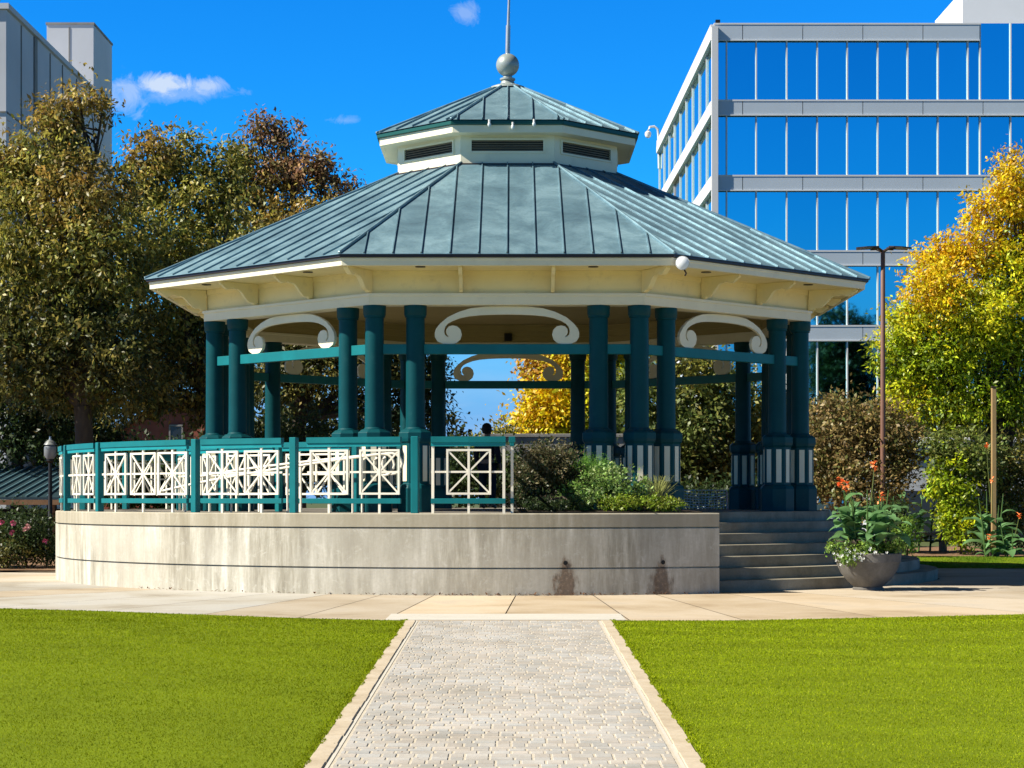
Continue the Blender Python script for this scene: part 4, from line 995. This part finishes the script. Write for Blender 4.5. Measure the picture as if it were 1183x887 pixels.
tree('evergreen_tree', 'dark green tree behind the brown bush by the glass building', 'tree', 76, 930, [(940, 492, 34, 30, 0, 'dk'), (985, 490, 34, 26, .4, 'dg'), (1030, 490, 34, 30, 0, 'dg'), (900, 470, 24, 40, 0, 'dk'), (960, 510, 60, 36, 0, 'dk')], AU, 500, 18, .24, .19, .2, 520, 120)
tree('yellow_tree', 'big golden yellow and green tree at the right edge', 'tree', 55, 1160,
     [(1168, 195, 20, 28, 0, 'ye'), (1150, 235, 32, 30, 0, 'ye'), (1185, 250, 34, 44, .4, 'ye'), (1125, 285, 36, 34, 0, 'ye'), (1085, 300, 30, 26, .3, 'ye'), (1175, 320, 50, 40, 0, 'yg'), (1085, 335, 42, 36, -.4, 'ye'), (1050, 375, 36, 32, 0, 'yg'), (1130, 365, 52, 42, -.5, 'yg'), (1035, 415, 30, 32, 0, 'gr'), (1090, 410, 52, 40, 0, 'gr'), (1165, 400, 56, 46, 0, 'gr'), (1060, 455, 40, 28, .3, 'yg'), (1120, 470, 56, 32, 0, 'gr'), (1180, 460, 50, 40, .3, 'gr'), (1225, 330, 50, 100, 0, 'yg')],
     AU, 3000, 25, .14, .13, .2, 540, 111, aspect=.42)
shrub('leafy_shrub', 'fresh green leafy shrub left of the brown post at the right edge', 'shrub', 52.5, 1110, [(1108, 600, 24, 38, 0, 'gr'), (1098, 560, 26, 34, .3, 'gr'), (1125, 530, 36, 34, .5, 'mg'), (1085, 520, 20, 26, .6, 'mg')], AU, 560, 18, .10, .12, 112)
shrub('leafy_shrub', 'greyer green shrub behind the orange flowers at the right edge', 'shrub', 53.5, 1160, [(1150, 600, 34, 38, 0, 'mg'), (1180, 590, 30, 46, .2, 'dg'), (1150, 548, 30, 30, .4, 'dg'), (1185, 530, 34, 40, .6, 'dg')], AU, 620, 18, .10, .10, 113)
D_ = 50.8
canna('canna_lily', 'canna with orange flower in front of the brown post, right edge', wx(1146, D_), D_, 0, 4, 1.9, [(wx(1140, D_) - wx(1146, D_), 0, wz(516, D_)), (wx(1145, D_) - wx(1146, D_), -.1, wz(555, D_))], 14, scale=1.5, spread=.3)
canna('canna_lily', 'low canna with orange flower at the bottom edge of the right bed', wx(1145, 50.6), 50.6, 0, 2, .4, [(-.06, 0, wz(622, 50.6)), (0, 0, wz(632, 50.6))], 15, scale=.9)
canna('canna_lily', 'canna with orange flower nearest the right frame edge', wx(1170, 50.6), 50.6, 0, 3, 1.0, [(wx(1177, D_) - wx(1170, D_), 0, wz(597, 50.6))], 16, scale=1.2)
canna('broad_leaf_plant', 'plant with broad blue green leaf above the stone bench', wx(1060, 56), 56, 0, 4, 1.9, [], 17, scale=1.7, spread=.4)
# rose bush left
RB = shrub('rose_bush', 'dark rose bush with pink blooms left of the platform wall', 'shrub', 43, 30, [(30, 612, 32, 28, 0, 'dk'), (-20, 615, 36, 32, .3, 'dk'), (55, 632, 20, 22, .2, 'dk'), (5, 636, 40, 18, -.2, 'dg')], AU, 620, 20, .09, .075, 114)
def roses(parent, D, bpx, spots, seed):
    r_ = random.Random(seed)
    for (px_, py_, mk) in spots:
        f_ = MB(); c = Vector((wx(px_, D - .75) - wx(bpx, D), -.75 + r_.uniform(-.1, .1), wz(py_, D - .75)))
        for k in range(14):
            d = Vector((r_.gauss(0, 1), r_.gauss(0, 1), r_.gauss(.4, 1))).normalized(); s = d.cross(Vector((.3, .2, 1))).normalized(); u_ = d.cross(s)
            f_.add([c + d * .02, c + d * .05 + s * .035, c + d * .06 + u_ * .04, c + d * .05 - s * .035], [(0, 1, 2, 3)])
        f_.build('rose', M[mk], parent)
roses(RB, 43, 30, [(16, 604, 'pink'), (14, 615, 'pink'), (29, 612, 'pale_pink'), (33, 608, 'pale_pink'), (52, 625, 'pink'), (3, 603, 'pink')], 4)
# trees that the mirror glass of the office block shows
tree('evergreen_tree', 'dark tree mirrored in the lower glass of the office block, nearer one', 'tree', 78, 591.5 + 23.2 * F / 78, [(591.5 + 23.3 * F / 78, 280, 78, 110, 0, 'dk'), (591.5 + 24.3 * F / 78, 430, 110, 120, 0, 'dk')], AU, 1100, 22, .4, .35, .25, 540, 115)
tree('evergreen_tree', 'dark tree mirrored in the lower glass of the office block, farther one', 'tree', 80, 591.5 + 29 * F / 80, [(591.5 + 29 * F / 80, 300, 85, 110, 0, 'dk'), (591.5 + 29 * F / 80, 440, 110, 110, 0, 'dk')], AU, 1100, 22, .4, .35, .25, 540, 116)

# fallen leaves along the wall foot
rng_ = random.Random(31); dl = MB()
for i in range(210):
    t = math.radians(rng_.choice([rng_.gauss(2, 7), rng_.uniform(-45, 22)])); r = 8.66 + abs(rng_.gauss(0, .05)); c = Vector((GX + r * math.sin(t), GY - r * math.cos(t), .008)); a = rng_.random() * 6.28; s = rng_.uniform(.015, .035)
    d = Vector((math.cos(a), math.sin(a), rng_.uniform(0, .8))); e = Vector((-math.sin(a), math.cos(a), rng_.uniform(0, .5)))
    dl.add([c, c + d * s + e * s * .5, c + d * 2 * s, c + d * s - e * s * .5 + Vector((0, 0, .01))], [(0, 1, 2, 3)])
for i in range(60):
    x = rng_.uniform(-1.2, 1.1); y = rng_.uniform(12, 24); c = Vector((x, y, lz(y) + .012)); a = rng_.random() * 6.28; s = rng_.uniform(.006, .014)
    d = Vector((math.cos(a), math.sin(a), .3)); e = Vector((-math.sin(a), math.cos(a), .2)); dl.add([c, c + d * s + e * s * .5, c + d * 2 * s, c + d * s - e * s * .5], [(0, 1, 2, 3)])
o = dl.build('fallen_leaves', M['dead_leaf']); tag(o, 'scattered brown fallen leaves along the foot of the platform wall', 'leaves', kind='stuff')

# ================================================================ BUILDINGS
# office block with mirror glass, right
DB = 111.0; bxL = wx(826, DB); OB = empty('office_building', (bxL, DB, 0)); tag(OB, 'blue mirror glass office block with pale spandrel bands at the right', 'building')
kx = DB / F
X1 = 40.0; DEP = 36.6; xF = wx(762, DB + DEP) - bxL
bands = [(46, 28), (132.5, 116.5), (219.5, 203.5), (306, 290.5), (393, 377)]
zb_ = [(wz(a, DB), wz(b, DB)) for a, b in bands]
floors = [(zb_[i + 1][1], zb_[i][0]) for i in range(4)] + [(1.2, zb_[4][0])]
core = MB(); z_t = zb_[0][1] - .15
core.hexa([(.25, .35, 0), (X1, .35, 0), (X1, DEP, 0), (xF + .3, DEP, 0), (.25, .35, z_t), (X1, .35, z_t), (X1, DEP, z_t), (xF + .3, DEP, z_t)]); core.build('wall', M['shaded_panel'], OB)
xN = wx(1133, DB) - bxL
for bi, (za, zc) in enumerate(zb_):
    s_ = MB(); x = 0.0; xe = xN - .05 if bi == 0 else X1
    edges = [0.0, wx(858, DB) - bxL]
    while edges[-1] + 3.28 < xe: edges.append(edges[-1] + 3.28)
    edges.append(xe)
    for a, b in zip(edges, edges[1:]):
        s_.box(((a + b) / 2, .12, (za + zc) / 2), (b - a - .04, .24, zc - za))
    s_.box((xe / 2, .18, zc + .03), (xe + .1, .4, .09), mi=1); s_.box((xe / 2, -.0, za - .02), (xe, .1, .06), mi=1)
    s_.build('spandrel_band', [M['shaded_panel'], M['white_panel']], OB)
    s_ = MB(); L = math.hypot(DEP, xF)
    s_.bar((-.12, .02, (za + zc) / 2), (xF - .12, DEP, (za + zc) / 2), .24, zc - za); s_.build('side_band', M['white_panel'], OB)  # sunlit side stays white; only the front bands carry shade in their colour
cp_ = MB(); cp_.box((-.02, -.05, z_t / 2 - .1), (.34, .34, z_t + .2)); cp_.build('corner_post', M['white_panel'], OB)
MX = [wx(743 + v / 2.689, DB) - bxL for v in (232, 260, 352, 447, 542, 635, 730, 823, 917, 1010, 1048)]
step_ = MX[4] - MX[3]
for _ in range(4): MX.append(MX[-1] + step_)
rg = random.Random(3)
for fi, (za, zc) in enumerate(floors):
    ms = MX[:13]
    for a, b in zip(ms, ms[1:]):
        tw = rg.uniform(-.0016, .0016); w = MB(); top = zc
        if fi == 0 and a >= MX[10] - .01: top = zb_[0][1] + .1
        w.hexa([(a, .2, za), (b, .2 + tw, za), (b, .3, za), (a, .3, za), (a, .2 + rg.uniform(-.002, .002), top), (b, .2 + tw, top), (b, .3, top), (a, .3, top)])
        wn = w.build('window', M['glass'], OB); m_ = MB(); m_.box((a, .13, (za + top) / 2), (.07, .16, top - za)); m_.build('mullion', M['white_panel'], wn)
for fi in range(4):
    za, zc = floors[fi]; nW = 9
    for i in range(nW):
        f0, f1 = i / nW, (i + 1) / nW
        w = MB(); w.bar((.06 + xF * f0, DEP * f0 + .1, (za + zc) / 2), (.06 + xF * f1, DEP * f1 + .1, (za + zc) / 2), .1, zc - za)
        wn = w.build('window', M['glass'] if not (fi == 1 and i == 5) else M['dark_glass'], OB); m_ = MB()
        m_.box((xF * f1 - .02, DEP * f1, (za + zc) / 2), (.09, .12, zc - za)); m_.build('mullion', M['white_panel'], wn)
ph = MB(); D2 = DB + 12
x0p = wx(1112, D2) - bxL; ph.box(((x0p + 30) / 2 + 2, 16, wz(15, D2) - 1.2), (30 + 4 - x0p, 8, 5.2)); ph.box((x0p + 4.5, 13, zb_[0][1] + .6), (14, 3, 1.6)); ph.build('penthouse', M['white_panel'], OB)
rm = MB()
for i, f in enumerate((.0, .35, .75)): rm.box((xF * f + .2, DEP * f + .5, z_t + .35), (.25, .25, .3))
rm.tube([(3.6, .4, z_t + .2), (4.5, .4, z_t - .15)], .10, 8); rm.box((1.9, .25, z_t + .05), (1.1, .2, .12)); rm.build('roof_fixture', M['black'], OB)
SC = empty('security_camera', (wx(762, DB + DEP), DB + DEP - .2, wz(160, DB + DEP))); tag(SC, 'white gooseneck security camera at the far roof corner of the glass office block', 'camera')
u = MB(); u.tube([(-.05, 0, -2.2), (-.1, 0, .2), (-.15, 0, .65), (-.4, 0, .85), (-.75, 0, .8), (-.85, 0, .5)], .09, 8); u.build('arm', M['white'], SC, smooth=True)
u = MB(); u.lathe([(.02, .0), (.18, .08), (.24, .25), (.22, .42), (.1, .52)], 14, (-.85, 0)); u.build('dome', M['white'], SC, smooth=True)

# concrete tower, far left
LB = empty('concrete_tower', (wx(7, 90), 90, 0)); tag(LB, 'pale grey concrete office tower with a taller shaft at the far left', 'building')
zt = wz(9, 90); m_ = MB(); m_.hexa([(-18, 0, 0), (0, 0, 0), (0, 20, 0), (-18, 20, 0), (-18, 0, zt), (0, 0, zt), (0, 20, zt), (-18, 20, zt)])
m_.box((-9, 10, zt + .06), (18.3, 20.3, .25)); m_.build('main_block', M['left_conc'], LB)
gr = MB()
for yy in (5.4,): gr.box((.0, yy, zt / 2), (.16, .5, zt - .2))
gr.build('joint_groove', M['stone_wall'], LB)
pn = MB()
for yy in (2.7, 8.5, 11.2, 14.5):  pn.box((.02, yy, zt / 2), (.06, .06, zt - .3))
for z in (zt - 4.6, zt - 8.6): pn.box((-9, -.02, z), (18, .06, .07)); pn.box((.02, 2.7, z), (.06, 5.2, .07))
pn.build('panel_joint', M['stone_wall'], LB)
for (yy, z, h_) in ((9.4, zt - 6.3, 2.6), (7.0, zt - 10.7, 2.3), (13.2, zt - 7.0, 2.4), (12.4, zt - 11.5, 2.3)):
    w = MB(); w.box((.03, yy, z), (.12, 1.5, h_)); w.build('window', M['dark_glass'], LB)
D3 = 110.5; m_ = MB(); xr_ = wx(108, D3) - wx(7, 90); xl_ = wx(54, D3) - wx(7, 90); zt3 = wz(28, D3)
m_.hexa([(xl_, 20.5, 0), (xr_, 20.5, 0), (xr_, 25.6, 0), (xl_, 25.6, 0), (xl_, 20.5, zt3), (xr_, 20.5, zt3), (xr_, 25.6, zt3), (xl_, 25.6, zt3)]); sh_ = m_.build('shaft', M['left_conc'], LB)
m_ = MB(); m_.box(((xl_ + xr_) / 2 - .05, 20.49, zt3 / 2), (.06, .04, zt3 - .3)); m_.box(((xl_ + xr_) / 2, 23.05, zt3 + .04), (xr_ - xl_ + .1, 5.2, .12)); m_.build('shaft_trim', M['stone_wall'], sh_)

# red brick house behind the left trees
D4 = 78; HB = empty('brick_house', (wx(185, D4), D4, 0)); tag(HB, 'red brick house glimpsed under the left trees', 'house')
hw = 2.3; m_ = MB(); m_.prism([(-hw - .3, 0), (hw, 0), (hw, 3.9), (.55, wz(455, D4)), (-hw - .3, 3.3)], 9, 'xz', 4.5); m_.build('wall', M['brick'], HB)
m_ = MB(); m_.bar((.55, 4.4, wz(455, D4) + .05), (hw + .3, 4.4, 3.8), 9.4, .12, (0, 0, 1)); m_.bar((.55, 4.4, wz(455, D4) + .06), (-hw - .6, 4.4, 3.15), 9.4, .12); m_.build('roof', M['black'], HB)
for xx, zz_ in ((.62, 3.85), (-1.6, 2.9)):
    w = MB(); w.box((xx, -.03, zz_), (.42, .1, .75)); wn = w.build('window', M['dark_glass'], HB); w = MB()
    for a, b, c, d in ((0, .42, .52, .07), (0, -.42, .52, .07), (-.24, 0, .06, .8), (.24, 0, .06, .8)): w.box((xx + a, -.06, zz_ + b), (c, .08, d))
    w.build('frame', M['stone_wall'], wn)

# low pavilion with teal metal roof, far left
D5 = 52; PV = empty('shelter', (wx(15, D5), D5, 0)); tag(PV, 'low shelter with teal metal roof and wooden fascia at the left edge', 'shelter')
za, zc = wz(577, D5), wz(541, D5 + 4)
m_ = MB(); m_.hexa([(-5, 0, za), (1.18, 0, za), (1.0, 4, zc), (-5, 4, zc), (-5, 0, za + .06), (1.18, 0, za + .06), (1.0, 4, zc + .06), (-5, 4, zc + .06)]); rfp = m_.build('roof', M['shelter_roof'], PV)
m_ = MB()
for i in range(22):
    x = -4.8 + i * .27; m_.bar((x, 0, za + .08), (x + .55 if x + .55 < 1.05 else 1.0, 4, zc + .08), .03, .05)
m_.build('standing_seam', M['shelter_seam'], rfp)
m_ = MB(); m_.box((-1.9, -.03, za - .07), (6.2, .08, .13)); m_.build('fascia', M['wood'], PV)
for x in (-3.4, -1.0, .95): m_ = MB(); m_.box((x, .2, za / 2 - .05), (.14, .14, za)); m_.build('post', M['wood'], PV, bevel=.01)
m_ = MB(); m_.box((-1.9, 3.9, .6), (6, .1, 1.2)); m_.build('under_roof_shade', M['black'], PV)  # black sheet painting in the shade under the shelter roof

# lantern
D6 = 49; LA = empty('street_lamp', (wx(58, D6), D6, 0)); tag(LA, 'small post lantern with a shade-darkened glass head left of the railing', 'street lamp')
zl = wz(530, D6); m_ = MB(); m_.lathe([(.12, 0), (.12, .3), (.06, .4), (.045, zl - .1), (.09, zl - .05), (.09, zl)], 14); m_.build('pole', M['black'], LA, smooth=True)
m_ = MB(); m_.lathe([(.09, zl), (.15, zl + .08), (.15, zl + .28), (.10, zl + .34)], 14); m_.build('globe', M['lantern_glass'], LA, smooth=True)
m_ = MB(); m_.lathe([(.16, zl + .34), (.10, zl + .42), (.03, zl + .47), (.02, zl + .54)], 14); m_.build('cap', M['steel'], LA, smooth=True)

# twin headed lamp, right
D7 = 53; LP = empty('street_lamp', (wx(1020, D7), D7, 0)); tag(LP, 'tall brown pole lamp with two flat heads before the glass building', 'street lamp')
zh = wz(290, D7); m_ = MB(); m_.lathe([(.16, 0), (.16, .12), (.075, .2), (.058, zh), (.04, zh + .03)], 16); m_.build('pole', M['pole_brown'], LP, smooth=True)
for sg in (-1, 1):
    for dy, L in ((-.14, .60), (.14, .55)):
        m_ = MB(); m_.tube([(0, 0, zh - .02), (sg * .15, dy, zh + .07), (sg * .3, dy, zh + .06)], [.04, .032, .028], 8)
        pr_ = [(.0, .0), (.12, .10), (.34, .13), (L, .03), (L, -.03), (.34, -.13), (.12, -.10)]
        vs = [(sg * (.12 + a), dy + b * .9, zh + .075 - (a * a * .10)) for a, b in pr_]; vt = [(x_, y_, z_ + .045 - .02 * abs(y_ - dy) * 5) for x_, y_, z_ in vs]; n_ = len(vs)
        m_.add(vs + vt, [tuple(range(n_)), tuple(reversed(range(n_, 2 * n_)))] + [(i, (i + 1) % n_, (i + 1) % n_ + n_, i + n_) for i in range(n_)]); m_.build('lamp_head', M['brown_metal'], LP)
# brown post in the right bed
D8 = 51.5; PO = empty('light_post', (wx(1148, D8), D8, 0)); tag(PO, 'square tan brown post rising into the yellow tree at the right edge', 'post')
m_ = MB(); m_.box((0, 0, wz(448, D8) / 2), (.115, .115, wz(448, D8))); m_.build('shaft', M['tan_post'], PO, bevel=.01)
m_ = MB(); m_.box((0, 0, .1), (.24, .24, .2)); m_.box((0, 0, wz(448, D8) + .02), (.14, .14, .04)); m_.build('collar', M['brown_metal'], PO, bevel=.01)
# stone bench
D9 = 55.5; BE = empty('bench', (wx(1066, D9), D9, 0)); tag(BE, 'flat stone topped bench in front of the dark shrubs on the right', 'bench')
m_ = MB(); m_.box((0, 0, .52), (1.5, .5, .08)); m_.build('seat', M['bench'], BE, bevel=.01)
for x in (-.55, .55): m_ = MB(); m_.box((x, 0, .24), (.14, .42, .48)); m_.build('leg', M['stone_wall'], BE, bevel=.01)
# low pale building behind right trees
D10 = 72; SHD = empty('pavilion_building', (wx(1100, D10), D10, 0)); tag(SHD, 'low pale grey building showing through gaps in the right trees', 'building')
m_ = MB(); zt_ = wz(512, D10); m_.box((1.5, 3, zt_ / 2), (8, 6, zt_)); m_.build('wall', M['shed_wall'], SHD)
m_ = MB(); m_.box((1.5, 3, zt_ + .1), (8.5, 6.5, .2)); m_.build('roof', M['white_panel'], SHD, bevel=.02)
m_ = MB(); m_.box((1.5, -.05, .9), (7.8, .12, 1.7)); m_.build('window', M['dark_glass'], SHD)
# grey garden wall seen through the bandstand
m_ = MB(); D11 = 53; zt_ = wz(505, D11); m_.box(((wx(560, D11) + wx(728, D11)) / 2, D11, zt_ / 2), (wx(728, D11) - wx(560, D11), .3, zt_)); m_.box(((wx(560, D11) + wx(728, D11)) / 2, D11, zt_ + .04), (wx(728, D11) - wx(560, D11) + .1, .4, .09))
o = m_.build('garden_wall', M['stone_wall'], bevel=.01); tag(o, 'plain grey wall standing beyond the far side of the deck', 'wall')
# far tree line
FT = {'a': [(.05, .07, .02), (.07, .09, .03), (.10, .10, .03)]}
rng_ = random.Random(77)
labs = ['distant dark tree behind the brick house, far left', 'distant tree beyond the left shrubs and bandstand', 'distant tree low behind the yellow maple', 'distant tree behind the mid green tree', 'distant tree behind the pale low building on the right', 'distant tree past the right edge tree', 'distant tree hidden low behind the middle trees']
for i, (px_, top) in enumerate([(60, 400), (330, 430), (640, 500), (830, 430), (1130, 470), (1230, 420), (470, 470)]):
    D_ = 92 + rng_.uniform(-4, 6)
    r_ = (575 - top) / 2
    tree('distant_tree', labs[i], 'tree', D_, px_, [(px_, top + r_ * .8, 75, r_ * .8, 0, 'a'), (px_ - 40, top + r_ * 1.25, 70, r_ * .7, 0, 'a'), (px_ + 45, top + r_ * 1.2, 70, r_ * .7, 1, 'a')], FT, 330, 16, .35, .32, .25, 560, 200 + i, 'distant trees')

# ================================================================ LIGHT, SKY, CAMERA
kk = -.25; el = math.atan(.885); hz = Vector((-1, kk, 0)).normalized()
sd_ = Vector((hz.x * math.cos(el), hz.y * math.cos(el), math.sin(el)))
L = bpy.data.lights.new('sun', 'SUN'); L.energy = 5.0; L.angle = math.radians(.53); L.color = (1.0, .93, .80)
so = bpy.data.objects.new('sun', L); COL.objects.link(so); so.rotation_euler = sd_.to_track_quat('Z', 'Y').to_euler(); so.location = (-30, 20, 40)
w = bpy.data.worlds.new('World'); S.world = w; w.use_nodes = True; t = w.node_tree; t.nodes.clear()
out = N(t, 'ShaderNodeOutputWorld'); bg = N(t, 'ShaderNodeBackground'); bg.inputs['Strength'].default_value = .067
sky = N(t, 'ShaderNodeTexSky'); sky.sky_type = 'NISHITA'; sky.sun_disc = False; sky.sun_elevation = el; sky.sun_rotation = math.atan2(hz.x, hz.y) % (2 * PI)
sky.altitude = 300; sky.air_density = 1.0; sky.dust_density = .0; sky.ozone_density = 3.0
hs = N(t, 'ShaderNodeHueSaturation'); hs.inputs['Saturation'].default_value = 1.4; hs.inputs['Value'].default_value = 1.0
t.links.new(sky.outputs[0], hs.inputs['Color'])
tc_ = N(t, 'ShaderNodeTexCoord'); sx = N(t, 'ShaderNodeSeparateXYZ'); t.links.new(tc_.outputs['Generated'], sx.inputs[0])
low_tint = mix(t, 1.0, hs.outputs[0], (.12, .90, 1.40), 'MULTIPLY')
high_tint = mix(t, 1.0, sky.outputs[0], (.24, .20, .165), 'MULTIPLY')
mr_ = N(t, 'ShaderNodeMapRange'); mr_.interpolation_type = 'SMOOTHSTEP'; mr_.inputs['From Min'].default_value = .24; mr_.inputs['From Max'].default_value = .42; t.links.new(sx.outputs['Z'], mr_.inputs['Value'])
tint_ = mix(t, mr_.outputs[0], low_tint, high_tint)
mr2 = N(t, 'ShaderNodeMapRange'); mr2.interpolation_type = 'SMOOTHSTEP'; mr2.inputs['From Min'].default_value = .14; mr2.inputs['From Max'].default_value = .02; t.links.new(sx.outputs['Z'], mr2.inputs['Value'])
tint_ = mix(t, mr2.outputs[0], tint_, (1.45, 3.3, 6.3))
def M_(op, a, b=None, clamp=False):
    n = N(t, 'ShaderNodeMath', operation=op); n.use_clamp = clamp
    for i, v in enumerate((a, b)):
        if v is None: continue
        if isinstance(v, (int, float)): n.inputs[i].default_value = v
        else: t.links.new(v, n.inputs[i])
    return n.outputs[0]
u_ = M_('DIVIDE', sx.outputs['X'], M_('MAXIMUM', sx.outputs['Y'], .001)); v_ = M_('DIVIDE', sx.outputs['Z'], M_('MAXIMUM', sx.outputs['Y'], .001))
cn = noise(t, tc_.outputs['Generated'], 85, 8, .68, .8); acc = None
for (px_, py_, rx, ry, st) in ((188, 97, 30, 12, .8), (242, 99, 20, 11, .6), (148, 110, 20, 22, .42), (537, 15, 15, 12, .3), (398, 139, 16, 6, .22), (205, 108, 60, 10, .25)):
    a = M_('DIVIDE', M_('SUBTRACT', u_, (px_ - CX) / F), rx / F); b = M_('DIVIDE', M_('SUBTRACT', v_, (HY - py_) / F), ry / F)
    d = M_('SQRT', M_('ADD', M_('MULTIPLY', a, a), M_('MULTIPLY', b, b)))
    e = M_('MULTIPLY', M_('MULTIPLY', M_('SUBTRACT', 1.25, M_('ADD', d, M_('MULTIPLY', M_('SUBTRACT', cn, .5), 3.2))), 1.1, True), st)
    acc = e if acc is None else M_('MAXIMUM', acc, e)
front_ = M_('GREATER_THAN', sx.outputs['Y'], .2); acc = M_('MULTIPLY', acc, front_)
wn_mp = N(t, 'ShaderNodeMapping'); wn_mp.inputs['Scale'].default_value = (8, 8, 40); t.links.new(tc_.outputs['Generated'], wn_mp.inputs['Vector'])
wisp = noise(t, wn_mp.outputs[0], 1.6, 6, .6)
low = M_('MULTIPLY', M_('SUBTRACT', .075, sx.outputs['Z']), 14, True)
wk = M_('MULTIPLY', M_('MULTIPLY', M_('SUBTRACT', wisp, .42), 2.2, True), low)
c1 = mix(t, wk, tint_, (4.4, 5.2, 6.6)); c2 = mix(t, acc, c1, (5.6, 6.2, 6.9))
t.links.new(c2, bg.inputs['Color']); t.links.new(bg.outputs[0], out.inputs[0])

cam = bpy.data.cameras.new('camera'); co = bpy.data.objects.new('camera', cam); COL.objects.link(co)
co.location = (0, 0, EYE); co.rotation_euler = (PI / 2, 0, 0)
cam.sensor_width = 36; cam.sensor_fit = 'HORIZONTAL'; cam.lens = F / 1183 * 36; cam.shift_y = (HY - 443.5) / 1183; cam.shift_x = 0
cam.clip_start = .1; cam.clip_end = 3000
S.camera = co
vs_ = S.view_settings; vs_.view_transform = 'Standard'; vs_.look = 'None'; vs_.gamma = 1; vs_.exposure = 1.05
